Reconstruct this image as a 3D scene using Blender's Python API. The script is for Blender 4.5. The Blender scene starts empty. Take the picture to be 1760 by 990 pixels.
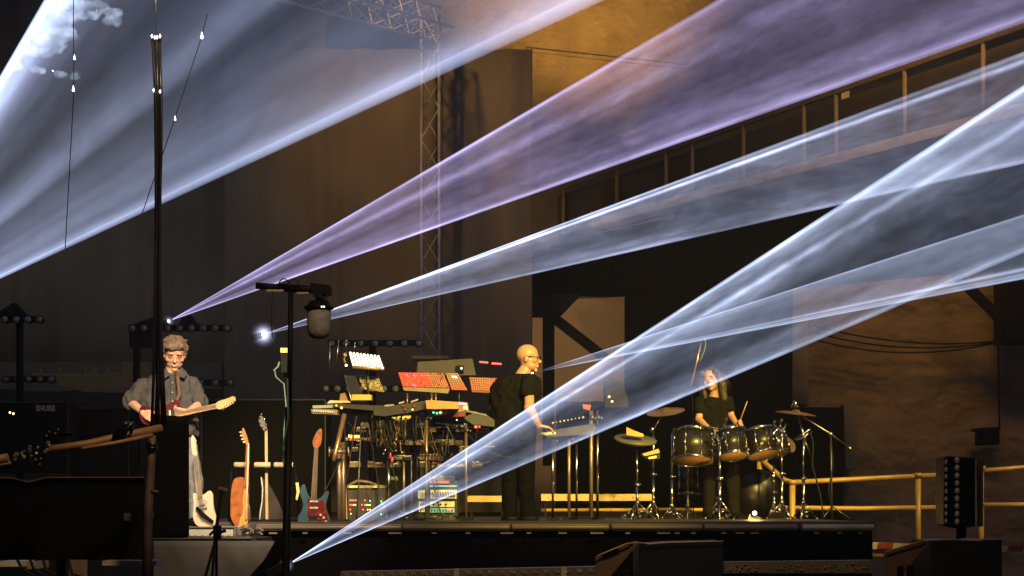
import bpy, bmesh, math, random
from mathutils import Vector, Matrix, noise
random.seed(7)
V = Vector
R = math.radians
SC = bpy.context.scene
COL = SC.collection
F = 3500.0      # focal length in photo pixels (photo is 1760 wide)
HZ = 870.0      # horizon row
EYE = 1.6

def P(px, py, Y):
    """world point seen at photo pixel (px, py) at distance Y"""
    return V(((px - 880.0) / F * Y, Y, EYE + (HZ - py) / F * Y))

# ---------------------------------------------------------------- camera
cd = bpy.data.cameras.new('camera'); cam = bpy.data.objects.new('camera', cd); COL.objects.link(cam)
cam.location = (0, 0, EYE); cam.rotation_euler = (R(90), 0, 0)
cd.sensor_width = 36; cd.lens = F / 1760 * 36; cd.shift_y = (HZ - 495) / 1760
cd.clip_start = 0.1; cd.clip_end = 2000
SC.camera = cam
# ---------------------------------------------------------------- world: night sky
w = bpy.data.worlds.new('World'); SC.world = w; w.use_nodes = True
nt = w.node_tree; nt.nodes.clear()
so = nt.nodes.new('ShaderNodeOutputWorld'); bg = nt.nodes.new('ShaderNodeBackground')
sky = nt.nodes.new('ShaderNodeTexSky'); sky.sky_type = 'NISHITA'; sky.sun_disc = False
sky.sun_elevation = R(1.0); sky.sun_rotation = R(180); sky.dust_density = 3.0
hs = nt.nodes.new('ShaderNodeHueSaturation'); hs.inputs['Saturation'].default_value = 0.25
nt.links.new(sky.outputs[0], hs.inputs['Color']); nt.links.new(hs.outputs[0], bg.inputs[0])
bg.inputs[1].default_value = 0.022
nt.links.new(bg.outputs[0], so.inputs[0])
# ---------------------------------------------------------------- stage lamps (warm spots hung over the audience, wall washers, added fills)
def spot(name, loc, target, power, color, size, blend=0.6, radius=0.25):
    l = bpy.data.lights.new(name, 'SPOT'); l.energy = power; l.color = color
    l.spot_size = R(size); l.spot_blend = blend; l.shadow_soft_size = radius
    o = bpy.data.objects.new(name, l); COL.objects.link(o); o.location = loc
    o.rotation_euler = (V(target) - V(loc)).to_track_quat('-Z', 'Y').to_euler()
    return o
AMB = (1.0, 0.69, 0.13)
WARM = (1.0, 0.74, 0.46)
spot('guitar_spot', (-1.0, 6.0, 8.0), P(300, 700, 18.5), 11500, WARM, 13)
spot('guitars_spot', (1.0, 7.0, 8.5), P(430, 850, 19), 8500, WARM, 13)
spot('keys_spot', (4.5, 7.5, 8.5), P(880, 720, 21), 15500, AMB, 20)
spot('rig_spot', (0.5, 6.5, 8.0), P(680, 720, 21), 5500, (1.0, 0.7, 0.34), 17)
spot('drum_spot', (6.0, 9.0, 9.0), P(1230, 730, 22), 17000, AMB, 21)
spot('rail_spot', (9.5, 17.0, 10.0), P(1520, 800, 24.5), 3600, (1.0, 0.66, 0.2), 36)
spot('wall_wash', (2.2, 36.5, 8.0), (1.5, 43, 13.0), 4600, (1.0, 0.54, 0.10), 50, 1.0)
spot('wall_wash', (6.0, 26.0, 11.0), P(1600, 600, 38), 1800, (1.0, 0.48, 0.08), 52, 1.0, 1.6)
spot('wall_wash', (0.2, 34.6, 3.4), (1.7, 40, 5.0), 420, (1.0, 0.58, 0.24), 80, 1.0, 0.4)  # added spot, hidden behind the scrim edge, brightens the stone opening
spot('backdrop_wash', (-3.0, 24.0, 12.0), P(740, 260, 32), 2600, (1.0, 0.52, 0.12), 40, 1.0)
spot('backdrop_wash', (-9.0, 20.0, 9.0), P(120, 430, 32), 1000, (1, .90, .72), 40, 1.0, 1.0)  # added unseen fill, lifts the left drape to a hazy grey
spot('walkway_wash', (8.0, 20.0, 15.0), P(1400, 260, 33), 2200, (1.0, 0.56, 0.18), 34, 1.0, .5)  # unseen spot added so the walkway posts and band show
spot('floor_wash', (0.0, 8.0, 7.0), P(700, 940, 14), 1100, (1.0, 0.66, 0.36), 70, 1.0)
# ---------------------------------------------------------------- view
SC.view_settings.view_transform = 'Standard'; SC.view_settings.look = 'None'
SC.view_settings.exposure = 0.0; SC.view_settings.gamma = 1.0
SC.view_settings.use_curve_mapping = False
SC.render.engine = 'CYCLES'
cy = SC.cycles
cy.use_denoising = True
cy.max_bounces = 5; cy.diffuse_bounces = 2; cy.glossy_bounces = 3; cy.transmission_bounces = 4
cy.volume_bounces = 0; cy.transparent_max_bounces = 96
cy.sample_clamp_indirect = 4.0; cy.caustics_reflective = False; cy.caustics_refractive = False

# ================================================================ materials
MATS = {}
def mat(name, col, rough=0.6, metal=0.0, emit=0.0, ecol=None, var=0.25, scale=6.0, bump=0.0, bscale=None, col2=None, coat=0.0, spec=None):
    if name in MATS: return MATS[name]
    m = bpy.data.materials.new(name); m.use_nodes = True; n = m.node_tree; b = n.nodes['Principled BSDF']
    tc = n.nodes.new('ShaderNodeTexCoord')
    nz = n.nodes.new('ShaderNodeTexNoise'); nz.inputs['Scale'].default_value = scale; nz.inputs['Detail'].default_value = 6
    n.links.new(tc.outputs['Object'], nz.inputs['Vector'])
    mx = n.nodes.new('ShaderNodeMix'); mx.data_type = 'RGBA'
    c2 = col2 if col2 else tuple(c * (1 - var) for c in col)
    mx.inputs['A'].default_value = (*c2, 1); mx.inputs['B'].default_value = (*col, 1)
    rp = n.nodes.new('ShaderNodeMapRange'); rp.inputs['From Min'].default_value = .35; rp.inputs['From Max'].default_value = .65
    n.links.new(nz.outputs['Fac'], rp.inputs['Value']); n.links.new(rp.outputs[0], mx.inputs['Factor'])
    n.links.new(mx.outputs['Result'], b.inputs['Base Color'])
    b.inputs['Metallic'].default_value = metal
    rr = n.nodes.new('ShaderNodeMapRange'); rr.inputs['To Min'].default_value = max(.03, rough - .12); rr.inputs['To Max'].default_value = min(1, rough + .12)
    n.links.new(nz.outputs['Fac'], rr.inputs['Value']); n.links.new(rr.outputs[0], b.inputs['Roughness'])
    if spec is not None: b.inputs['Specular IOR Level'].default_value = spec
    if coat: b.inputs['Coat Weight'].default_value = coat
    if emit:
        b.inputs['Emission Color'].default_value = (*(ecol or col), 1); b.inputs['Emission Strength'].default_value = emit
    if bump:
        nb = n.nodes.new('ShaderNodeTexNoise'); nb.inputs['Scale'].default_value = bscale or scale * 4; nb.inputs['Detail'].default_value = 8
        n.links.new(tc.outputs['Object'], nb.inputs['Vector'])
        bp = n.nodes.new('ShaderNodeBump'); bp.inputs['Strength'].default_value = 1.0; bp.inputs['Distance'].default_value = bump
        n.links.new(nb.outputs['Fac'], bp.inputs['Height']); n.links.new(bp.outputs[0], b.inputs['Normal'])
    MATS[name] = m
    return m

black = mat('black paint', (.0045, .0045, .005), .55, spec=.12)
blackgloss = mat('black gloss', (.006, .006, .0065), .35)
blackcloth = mat('black cloth', (.0025, .0025, .003), .95, bump=.01, scale=3, spec=.05)
rubber = mat('rubber', (.008, .008, .008), .8)
chrome = mat('chrome', (.50, .50, .50), .16, 1.0)
steel = mat('brushed steel', (.42, .42, .43), .34, 1.0)
alu = mat('aluminium', (.30, .29, .27), .42, .7)
darksteel = mat('dark steel', (.10, .10, .10), .4, .6)
stone = mat('sandstone', (.34, .26, .18), .9, var=.5, scale=1.3, bump=.09, bscale=4.5, col2=(.24, .18, .12))
plaster = mat('plaster wall', (.42, .34, .24), .9, var=.3, scale=.35, bump=.03, bscale=3)
concrete = mat('dark ground', (.05, .048, .045), .9, scale=2, bump=.01)
railpaint = mat('rail paint', (.62, .40, .10), .4, .1)
woodpole = mat('bamboo wood', (.36, .20, .09), .55, scale=9, col2=(.22, .12, .05))
orangewood = mat('orange wood', (.42, .14, .035), .3, coat=.5, scale=14, col2=(.24, .07, .018))
maple = mat('maple wood', (.62, .42, .20), .35, coat=.3)
darkwood = mat('rosewood', (.10, .05, .03), .5)
cream = mat('cream', (.78, .72, .60), .4)
yellowish = mat('yellow card', (.78, .70, .25), .6)
amberplastic = mat('amber panel', (.62, .36, .12), .5)
skin = mat('skin', (.62, .36, .25), .5, scale=12, var=.12)
skin2 = mat('skin tanned', (.60, .35, .22), .42, scale=12, var=.12)
greyshirt = mat('grey shirt', (.075, .075, .08), .85, bump=.004, scale=14, spec=.15)
darkshirt = mat('black tee', (.011, .0115, .010), .9, bump=.004, scale=14, spec=.08)
jeans = mat('dark jeans', (.035, .042, .06), .9, bump=.003, scale=14)
greyhair = mat('grey brown hair', (.23, .165, .11), .6, scale=60, var=.5, bump=.006, bscale=70)
brownhair = mat('brown hair', (.07, .045, .03), .5, scale=60, var=.5, bump=.006, bscale=70)

# ================================================================ mesh builder
class MB:
    def __init__(s): s.v = []; s.f = []; s.mi = []; s.smooth = []
    def add(s, vs, fs, mi=0, smooth=False):
        k = len(s.v); s.v += [V(v) for v in vs]
        for f in fs: s.f.append([i + k for i in f]); s.mi.append(mi); s.smooth.append(smooth)
        return s
    def box(s, c, size, rot=None, mi=0, taper=1.0):
        c = V(c); x, y, z = [d / 2 for d in size]; vs = []
        for dz in (-1, 1):
            t = taper if dz > 0 else 1.0
            for dx, dy in ((-1, -1), (1, -1), (1, 1), (-1, 1)):
                p = V((dx * x * t, dy * y * t, dz * z))
                if rot is not None: p = rot @ p
                vs.append(c + p)
        return s.add(vs, [(3, 2, 1, 0), (4, 5, 6, 7), (0, 1, 5, 4), (1, 2, 6, 5), (2, 3, 7, 6), (3, 0, 4, 7)], mi)
    def pbox(s, x0, y0, x1, y1, Y, depth, mi=0):
        a = P(x0, y1, Y); b = P(x1, y0, Y)
        return s.box(((a.x + b.x) / 2, Y + depth / 2, (a.z + b.z) / 2), (abs(b.x - a.x), depth, abs(b.z - a.z)), mi=mi)
    def prism(s, pts, off, mi=0):
        """closed polygon of points, extruded by vector off"""
        pts = [V(p) for p in pts]; n = len(pts); off = V(off)
        vs = pts + [p + off for p in pts]
        fs = [tuple(range(n)), tuple(range(2 * n - 1, n - 1, -1))] + [(i, i + n, (i + 1) % n + n, (i + 1) % n) for i in range(n)]
        return s.add(vs, fs, mi)
    def away(s, pix, Y, depth, mi=0):
        """outline whose sides run back at the angle of the wall they stand along, like a trapezoid cabinet"""
        a = [P(x, y, Y) for x, y in pix]; cx = sum(p.x for p in a) / len(a); k = (Y + depth) / Y; n = len(a)
        b = [V((p.x * k, Y + depth, p.z)) for p in a]
        return s.add(a + b, [tuple(range(n)), tuple(range(2 * n - 1, n - 1, -1))] + [(i, i + n, (i + 1) % n + n, (i + 1) % n) for i in range(n)], mi)
    def pprism(s, pix, Y, depth, mi=0):
        return s.prism([P(x, y, Y) for x, y in pix], (0, depth, 0), mi)
    def tube(s, pts, r, seg=8, mi=0, caps=True):
        pts = [V(p) for p in pts]; n = len(pts)
        rs = r if isinstance(r, (list, tuple)) else [r] * n
        vs = []; up = None
        for i, p in enumerate(pts):
            t = (pts[min(i + 1, n - 1)] - pts[max(i - 1, 0)])
            if t.length < 1e-9: t = V((0, 0, 1))
            t.normalize()
            if up is None:
                up = t.orthogonal().normalized()
            else:
                up = (up - t * up.dot(t))
                up = up.normalized() if up.length > 1e-6 else t.orthogonal().normalized()
            b = t.cross(up)
            for k in range(seg):
                a = 2 * math.pi * k / seg
                vs.append(p + (up * math.cos(a) + b * math.sin(a)) * rs[i])
        fs = []
        for i in range(n - 1):
            for k in range(seg):
                fs.append((i * seg + k, i * seg + (k + 1) % seg, (i + 1) * seg + (k + 1) % seg, (i + 1) * seg + k))
        s.add(vs, fs, mi, True)
        if caps:
            k = len(s.v) - n * seg
            s.f.append([k + i for i in range(seg)][::-1]); s.mi.append(mi); s.smooth.append(False)
            s.f.append([k + (n - 1) * seg + i for i in range(seg)]); s.mi.append(mi); s.smooth.append(False)
        return s
    def bar(s, p0, p1, w, h, mi=0, up=V((0, 0, 1))):
        p0 = V(p0); p1 = V(p1); t = (p1 - p0); L = t.length; t.normalize()
        x = t.cross(up)
        if x.length < 1e-4: x = t.cross(V((0, 1, 0)))
        x.normalize(); z = x.cross(t)
        m = Matrix((x, t, z)).transposed()
        return s.box((p0 + p1) / 2, (w, L, h), m, mi)
    def lathe(s, prof, c, axis=(0, 0, 1), seg=24, mi=0, smooth=True, close=True):
        """prof: list of (radius, height) along axis"""
        c = V(c); ax = V(axis).normalized(); u = ax.orthogonal().normalized(); b = ax.cross(u)
        vs = []
        for r, h in prof:
            for k in range(seg):
                a = 2 * math.pi * k / seg
                vs.append(c + ax * h + (u * math.cos(a) + b * math.sin(a)) * r)
        fs = [(i * seg + k, i * seg + (k + 1) % seg, (i + 1) * seg + (k + 1) % seg, (i + 1) * seg + k) for i in range(len(prof) - 1) for k in range(seg)]
        s.add(vs, fs, mi, smooth)
        if close:
            k0 = len(s.v) - len(prof) * seg
            s.f.append([k0 + i for i in range(seg)][::-1]); s.mi.append(mi); s.smooth.append(False)
            k1 = k0 + (len(prof) - 1) * seg
            s.f.append([k1 + i for i in range(seg)]); s.mi.append(mi); s.smooth.append(False)
        return s
    def ball(s, c, r, seg=12, mi=0, rot=None):
        c = V(c); rx, ry, rz = (r, r, r) if not isinstance(r, (tuple, list)) else r
        vs = []; n = seg // 2
        for i in range(n + 1):
            th = math.pi * i / n
            for k in range(seg):
                a = 2 * math.pi * k / seg
                p = V((rx * math.sin(th) * math.cos(a), ry * math.sin(th) * math.sin(a), rz * math.cos(th)))
                if rot is not None: p = rot @ p
                vs.append(c + p)
        fs = [(i * seg + k, (i + 1) * seg + k, (i + 1) * seg + (k + 1) % seg, i * seg + (k + 1) % seg) for i in range(n) for k in range(seg)]
        return s.add(vs, fs, mi, True)
    def build(s, name, mats, parent=None, bevel=0.0):
        if not isinstance(mats, (list, tuple)): mats = [mats]
        if parent is None:
            xs = [v.x for v in s.v]; ys = [v.y for v in s.v]; zs = [v.z for v in s.v]
            org = V(((min(xs) + max(xs)) / 2, (min(ys) + max(ys)) / 2, min(zs)))
        else: org = V(parent['org'])
        me = bpy.data.meshes.new(name)
        me.from_pydata([v - org for v in s.v], [], s.f)
        for m in mats: me.materials.append(m)
        for i, p in enumerate(me.polygons): p.material_index = s.mi[i]; p.use_smooth = s.smooth[i]
        bm = bmesh.new(); bm.from_mesh(me); bmesh.ops.remove_doubles(bm, verts=bm.verts, dist=1e-5)
        bmesh.ops.recalc_face_normals(bm, faces=bm.faces); bm.to_mesh(me); bm.free()
        o = bpy.data.objects.new(name, me); COL.objects.link(o)
        if parent is None: o.location = org
        else: o.parent = parent
        o['org'] = org
        if bevel:
            b = o.modifiers.new('edge', 'BEVEL'); b.width = bevel; b.segments = 2; b.limit_method = 'ANGLE'
        return o

def tag(o, label, cat, group=None):
    o['label'] = label; o['category'] = cat
    if group: o['group'] = group
    return o
def thing(name, label, cat, loc, group=None):
    o = bpy.data.objects.new(name, None); COL.objects.link(o); o.location = V(loc); o['org'] = V(loc)
    o.empty_display_size = .1
    return tag(o, label, cat, group)
def struct(o): o['kind'] = 'structure'; return o
def move_copy(root, loc, label, group=None):
    c = root.copy(); COL.objects.link(c); c.location = V(loc); c['label'] = label
    if group: c['group'] = group
    for ch in root.children:
        d = ch.copy(); COL.objects.link(d); d.parent = c
        for g in ch.children:
            e = g.copy(); COL.objects.link(e); e.parent = d
    return c
DECK = EYE + (HZ - 897.0) / F * 18.5      # top of the stage

# ================================================================ the place
struct(MB().box((0, 60, -.1), (400, 400, .2)).build('ground', concrete))

# thin stage haze in the air, lit by the spots and the night sky
def haze_box():
    m = bpy.data.materials.new('haze air'); m.use_nodes = True; n = m.node_tree; n.nodes.clear()
    out = n.nodes.new('ShaderNodeOutputMaterial'); v = n.nodes.new('ShaderNodeVolumePrincipled')
    v.inputs['Color'].default_value = (.85, .87, .92, 1); v.inputs['Density'].default_value = HAZE; v.inputs['Anisotropy'].default_value = .3
    n.links.new(v.outputs[0], out.inputs['Volume'])
    q = MB(); q.box((0, 150, 14.2), (420, 460, 32)); o = q.build('haze', m); o['kind'] = 'stuff'; o['label'] = 'thin smoky haze filling the night air'; o['category'] = 'haze'
    return o
HAZE = 0.0019
haze_box()
def pstage(x0, x1, Y0, Y1, top, thick, name, m, parent=None):
    a = P(x0, 0, Y0); b = P(x1, 0, Y0)
    return MB().box(((a.x + b.x) / 2, (Y0 + Y1) / 2, top - thick / 2), (b.x - a.x, Y1 - Y0, thick)).build(name, m, parent)
deckm = mat('stage ply', (.035, .032, .030), .55, scale=3)

# ---- main stage: deck > lip bars, skirt
st = thing('stage', 'long low black stage with jointed grey metal edge bars and black skirt', 'stage', (P(970, 0, 18.5).x, 18.6, 0))
pstage(250, 1505, 18.5, 28.0, DECK, .06, 'deck', deckm, st)
a = P(445, 0, 18.52).x; b = P(1500, 0, 18.52).x
MB().box(((a + b) / 2, 18.56, (DECK - .06) / 2), (b - a, .03, DECK - .07)).build('skirt', blackcloth, st)
edge = mat('edge bar metal', (.20, .17, .13), .5, .3, var=.3, scale=2)
edgel = mat('edge bar pale', (.42, .40, .33), .5, .2)
for x0, x1, mm in ((445, 690, edge), (694, 876, edge), (880, 1046, edge), (1051, 1206, edge), (1210, 1370, edge), (1378, 1501, edgel)):
    q = MB(); pa = P(x0, 900.5, 18.47); pb = P(x1, 912, 18.47)
    q.box(((pa.x + pb.x) / 2, 18.46, (pa.z + pb.z) / 2), (pb.x - pa.x, .05, pa.z - pb.z))
    q.tube([V((pa.x, 18.43, (pa.z + pb.z) / 2)), V((pb.x, 18.43, (pa.z + pb.z) / 2))], .022, 8)
    q.build('edge_bar', mm, st, bevel=.004)
# brackets under the edge
q = MB()
for x in (462, 520, 590, 668, 742, 800, 860, 905, 960, 1015, 1075, 1130, 1160, 1188, 1240, 1265, 1290, 1400, 1440, 1475):
    wd = random.choice((8, 14, 22)); q.pbox(x, 915, x + wd, 917.5, 18.40, .03)
q.build('bracket', mat('bracket alloy', (.35, .35, .28), .3, .5), st)

# ---- side platform with grey cloth front
PLAT = EYE - 55 * 17.35 / F
sp = thing('side_platform', 'low platform with crumpled grey cloth front and bright metal rim', 'platform', (P(360, 0, 17.9).x, 18, 0))
pstage(262, 440, 17.3, 18.47, PLAT, .05, 'deck', deckm, sp)
q = MB(); q.pbox(262, 922, 432, 926, 17.26, .03)
for x in range(268, 430, 11): q.pbox(x, 920.5, x + random.choice((4, 7)), 922.5, 17.27, .03)
q.build('rim', alu, sp)
clothm = mat('grey stage cloth', (.20, .19, .19), .95, var=.2, scale=2, bump=.02, bscale=3)
vs = []; nx, nz_ = 70, 24
for j in range(nz_ + 1):
    for i in range(nx + 1):
        x = P(265 + (482 - 265) * i / nx, 0, 17.25).x; z = (PLAT - .02) * (1 - j / nz_)
        y = 17.20 + .05 * noise.noise(V((x * 3, z * 1.4, 0))) + .03 * noise.noise(V((x * 9 + z * 4, z * 3, 5))) * (j / nz_ + .3)
        vs.append(V((x, y, z)))
fs = [(j * (nx + 1) + i, j * (nx + 1) + i + 1, (j + 1) * (nx + 1) + i + 1, (j + 1) * (nx + 1) + i) for j in range(nz_) for i in range(nx)]
q = MB(); q.add(vs, fs, 0, True)
o = q.build('front_cloth', clothm, sp); sm = o.modifiers.new('thick', 'SOLIDIFY'); sm.thickness = .01
q = MB(); q.pprism([(478, 914), (470, 935), (452, 965), (420, 1000), (500, 1000), (500, 914)], 17.05, .04); q.build('black_cloth', blackcloth, sp)

# ---- sandstone building behind, with the upper storey wall lit amber
bw = thing('stone_building', 'tall sandstone building wall lit amber behind the stage', 'building', (8, 44, 0))
q = MB(); q.pprism([(-900, -260), (2300, -260), (2300, 1030), (-900, 1030)][0:0] or [(380, -300), (2300, -300), (2300, 1012), (380, 1012)], 44, 1.2)
q.build('wall', stone, bw)
q = MB()   # string courses and block joints standing slightly proud
q.pprism([(905, 82), (1180, 112), (1180, 118), (905, 88)], 43.9, .12)
q.pprism([(905, -60), (1400, -30), (1400, -22), (905, -52)], 43.9, .12)
q.build('string_course', stone, bw)
# nearer rough wall at the far side of the stage
rw = thing('rough_wall', 'rough dark amber stone wall behind the yellow rail, cables strung across it', 'wall', (P(1600, 0, 38).x, 38, 0))
def rough_sheet(poly_x0, poly_x1, y0, y1, Y, n, m, amp, seed, thick=.5):
    q = MB(); vs = []; fs = []
    nx, ny = n
    for j in range(ny + 1):
        for i in range(nx + 1):
            p = P(poly_x0 + (poly_x1 - poly_x0) * i / nx, y0 + (y1 - y0) * j / ny, Y)
            h = amp * (noise.fractal(V((p.x * .55, p.z * 1.3, seed)), .8, 2.1, 7) + .14 * noise.noise(V((p.x * 4.5, p.z * 8, seed))) + .07 * noise.noise(V((p.x * 11, p.z * 14, seed))))
            p.y -= h; vs.append(p)
    k = len(vs)
    for j in range(ny):
        for i in range(nx): fs.append((j * (nx + 1) + i, j * (nx + 1) + i + 1, (j + 1) * (nx + 1) + i + 1, (j + 1) * (nx + 1) + i))
    q.add(vs, fs, 0, True)
    q.box((P((poly_x0 + poly_x1) / 2, 0, Y).x, Y + thick / 2 + amp, (P(0, y0, Y).z + P(0, y1, Y).z) / 2), (P(poly_x1, 0, Y).x - P(poly_x0, 0, Y).x, thick, P(0, y0, Y).z - P(0, y1, Y).z))
    return q
rough_sheet(1360, 2300, 470, 1020, 38, (260, 150), mat('rough masonry', (.30, .22, .15), .9, scale=1.1, bump=.045, bscale=9, col2=(.15, .11, .075)), .11, 3).build('masonry', stone, rw)
q = MB(); q.pprism([(1362, 480), (1388, 480), (1390, 695), (1362, 695)], 37.5, .5); q.build('pilaster', plaster, rw)
q = MB(); q.pprism([(1352, 700), (1448, 700), (1452, 1018), (1352, 1018)], 37.35, .2); q.build('opening_shade', black, rw)  # black slab paints the dark of an opening on the wall
q = MB(); q.pprism([(1450, 695), (1472, 695), (1474, 806), (1454, 806)], 37.3, .4); q.build('door_jamb', plaster, rw)
q = MB(); q.pprism([(1682, 740), (1718, 737), (1718, 764), (1682, 766)], 37.2, .3); q.pprism([(1680, 736), (1720, 733), (1720, 738), (1680, 741)], 37.0, .5)
q.build('niche', black, rw)
q = MB()
for k in range(3):
    pts = []
    for i in range(25):
        t = i / 24; x = 1400 + 360 * t; y = 560 + 12 * k + 130 * (t * (1 - t)) * (.6 + .1 * k) + 20 * t * (1 - k * .7)
        pts.append(P(x, y, 37.0))
    q.tube(pts, .014, 6)
q.tube([P(1712, 480, 37), P(1716, 600, 37), P(1718, 736, 37)], .016, 6)
q.build('strung_cable', rubber, rw)
# steel brace and block
q = MB(); q.bar(P(1640, 470, 36), P(1738, 566, 36), .16, .16); q.pbox(1726, 440, 1800, 588, 36, .8)
tag(q.build('steel_bracket', black), 'dark diagonal steel bracket and block against the rough stone wall', 'bracket')

# ---- black drapes masking the back of the stage
def drape(name, pix, Y, label, parent=None, m=None, fold=.05):
    """a hanging cloth with folds: pix = (x0, x1, y0, y1)"""
    x0, x1, y0, y1 = pix
    q = MB(); n = max(8, int(abs(x1 - x0) / 5)); vs = []; rows = 6
    for j in range(rows + 1):
        for i in range(n + 1):
            p = P(x0 + (x1 - x0) * i / n, y0 + (y1 - y0) * j / rows, Y)
            p.y += fold * math.sin(p.x * 9 + noise.noise(V((p.x, p.z * .2, Y))) * 5) + .05 * noise.noise(V((p.x * 2, p.z, 1)))
            vs.append(p)
    fs = [(j * (n + 1) + i, j * (n + 1) + i + 1, (j + 1) * (n + 1) + i + 1, (j + 1) * (n + 1) + i) for j in range(rows) for i in range(n)]
    q.add(vs, fs, 0, True)
    o = q.build(name, m or blackcloth, parent)
    s = o.modifiers.new('thick', 'SOLIDIFY'); s.thickness = .02
    if parent is None: tag(o, label, 'curtain', 'drapes behind the stage')
    return o
scrim = mat('dark scrim', (.13, .115, .095), .95, var=.5, scale=.35, bump=.01)
drape('stage_drape', (385, 915, 85, 880), 32, 'huge dark backdrop drape behind the lattice tower', m=scrim)
drape('stage_drape', (-700, 560, -160, 622), 32.4, 'widest pale grey drape hanging across the open side over the village', m=scrim)
drape('stage_drape', (915, 1362, 430, 510), 34, 'short black drape hanging just under the walkway')
drape('stage_drape', (1073, 1362, 508, 880), 34, 'black drape behind the drum kit, beside the rough stone wall')
drape('stage_drape', (955, 1073, 690, 880), 34, 'low black drape below the stone opening with the diagonal brace')
q = MB(); q.pprism([(933, 505), (953, 505), (953, 800), (933, 800)], 33.6, .3)
q.bar(P(950, 545, 33.5), P(1040, 615, 33.5), .16, .16)
q.pprism([(910, 505), (1000, 505), (962, 545), (912, 545)], 33.2, .12)
tag(q.build('steel_post', black), 'black steel post with diagonal brace in front of pale stone opening', 'post')
q = MB(); q.pprism([(860, 520), (1120, 508), (1120, 1000), (860, 1000)], 40, .8)
tag(q.build('stone_pier', plaster), 'pale stone wall panel seen through the gap behind the bald man', 'wall')

# ---- walkway running along the building
ww = thing('walkway', 'raised walkway with post railing climbing along the amber building', 'walkway', P(1400, 290, 34))
def WP(t, top):     # along the walkway, t 0..1
    a, b = (P(960, 405, 40), P(1830, 176, 28)) if not top else (P(960, 322, 40), P(1830, 20, 28))
    return a.lerp(b, t)
def WT(px):         # the place along it that shows at picture column px
    a, b = P(960, 405, 40), P(1830, 176, 28); k = (px - 880) / F
    return (k * 40 - a.x) / ((b.x - a.x) + 12 * k)
q = MB(); q.bar(WP(.12, 0), WP(1, 0), .5, .16); q.build('deck_edge', plaster, ww)
q = MB(); q.bar(WP(0, 1), WP(1, 1), .07, .10); q.build('top_rail', mat('rusty rail', (.22, .13, .07), .7), ww)
for px in (968, 1060, 1145, 1190, 1278, 1382, 1437, 1555, 1690, 1815):
    t = WT(px); q.tube([WP(t, 0), WP(t, 1)], .035, 8); q.build('post', plaster, ww)
q = MB()
a0, a1, b1, b0 = WP(0, 0), WP(1, 0), WP(1, 1), WP(0, 1)
q.prism([a0 + V((0, .6, -.05)), a1 + V((0, .6, -.05)), b1 + V((0, .6, -.08)), b0 + V((0, .6, -.08))], (0, .06, 0))
q.build('infill_panel', mat('walkway panel', (.07, .06, .045), .8), ww)
q = MB(); q.bar(WP(0, 0) + V((0, .5, -.5)), WP(.3, 0) + V((0, .5, -.6)), .4, .8); q.build('shade_soffit', black, ww)
q = MB(); a_, b_ = WP(.3, 0) + V((0, .4, -.1)), WP(1.2, 0) + V((0, .4, -.1)); q.prism([a_, b_, b_ - V((0, 0, 2.2)), a_ - V((0, 0, 1.5))], (.1, .4, 0)); q.build('shade_soffit', black, ww)  # tall black panel added for the dark beneath the walkway
q = MB()
q.pprism([(1446, 152), (1460, 150), (1460, 182), (1446, 184)], 33.0, .1); q.pprism([(1430, 275), (1452, 270), (1452, 290), (1430, 294)], 33.0, .1)
q.build('junction_box', plaster, ww)

# ---- truss tower and roof truss
def truss(q, p0, p1, w=.4, r=.025, step=.45):
    p0 = V(p0); p1 = V(p1); t = (p1 - p0).normalized(); u = t.cross(V((0, 1, 0)))
    u.normalize(); v = t.cross(u).normalized()
    cs = [(u * a + v * b) * w / 2 for a, b in ((-1, -1), (1, -1), (1, 1), (-1, 1))]
    for c in cs: q.tube([p0 + c, p1 + c], r, 6)
    L = (p1 - p0).length; n = max(2, int(L / step))
    for i in range(n):
        a = p0 + t * (L * i / n); b = p0 + t * (L * (i + 1) / n)
        for k in range(4):
            c, d = cs[k], cs[(k + 1) % 4]
            if (i + k) % 2: c, d = d, c
            q.tube([a + c, b + d], r * .5, 5, caps=False)
trm = mat('truss alloy', (.38, .35, .30), .45, .25)
tr = thing('truss_tower', 'tall square lattice truss tower with arm at its top', 'truss', P(740, 880, 31))
q = MB(); truss(q, P(740, 878, 31), P(740, 30, 31), .27); q.build('mast', trm, tr)
q = MB(); truss(q, P(752, 42, 31), P(470, -42, 24), .36); q.build('arm', trm, tr)
q = MB(); q.box(P(740, 616, 31), (.55, .5, .05)); q.build('cross_plate', railpaint, tr)

# ---- night landscape behind at the open side
hill = mat('night hillside', (.05, .05, .045), .95, scale=.02)
q = MB(); vs = []
xs = list(range(-900, 1500, 40))
pix = [(x, 668 + 10 * noise.noise(V((x * .006, 0, 0)))) for x in xs]
q.prism([P(x, y, 260) for x, y in pix] + [P(1500, 900, 260), P(-900, 900, 260)], (0, 200, 0))
struct(q.build('hillside', hill))
hb = thing('village_house', 'low tan building with flat roof far behind the guitarist', 'building', P(160, 665, 200))
roofm = mat('self lit tan wall', (.36, .27, .17), .9, emit=.02, ecol=(.9, .65, .4))  # faint emission stands in for light on the far walls
q = MB(); q.pprism([(102, 642), (228, 644), (228, 664), (102, 662)], 200, 12); q.build('wall', roofm, hb)
q = MB(); q.pprism([(55, 641), (160, 644), (228, 638), (228, 642), (160, 648), (55, 645)], 198, 14); q.build('roof', roofm, hb)
for x in (67, 101, 145, 158, 164, 184):
    q = MB(); q.pbox(x, 630, x + 2, 646, 199, .6); q.build('chimney', roofm, hb)
q = MB(); q.pprism([(211, 622), (231, 614), (231, 650), (211, 654)], 190, 8)
tag(q.build('village_tower', roofm), 'small tan tower block beside the guitarist shoulder', 'building')
q = MB()
q.pbox(385, 655, 428, 690, 180, 6)
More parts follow.
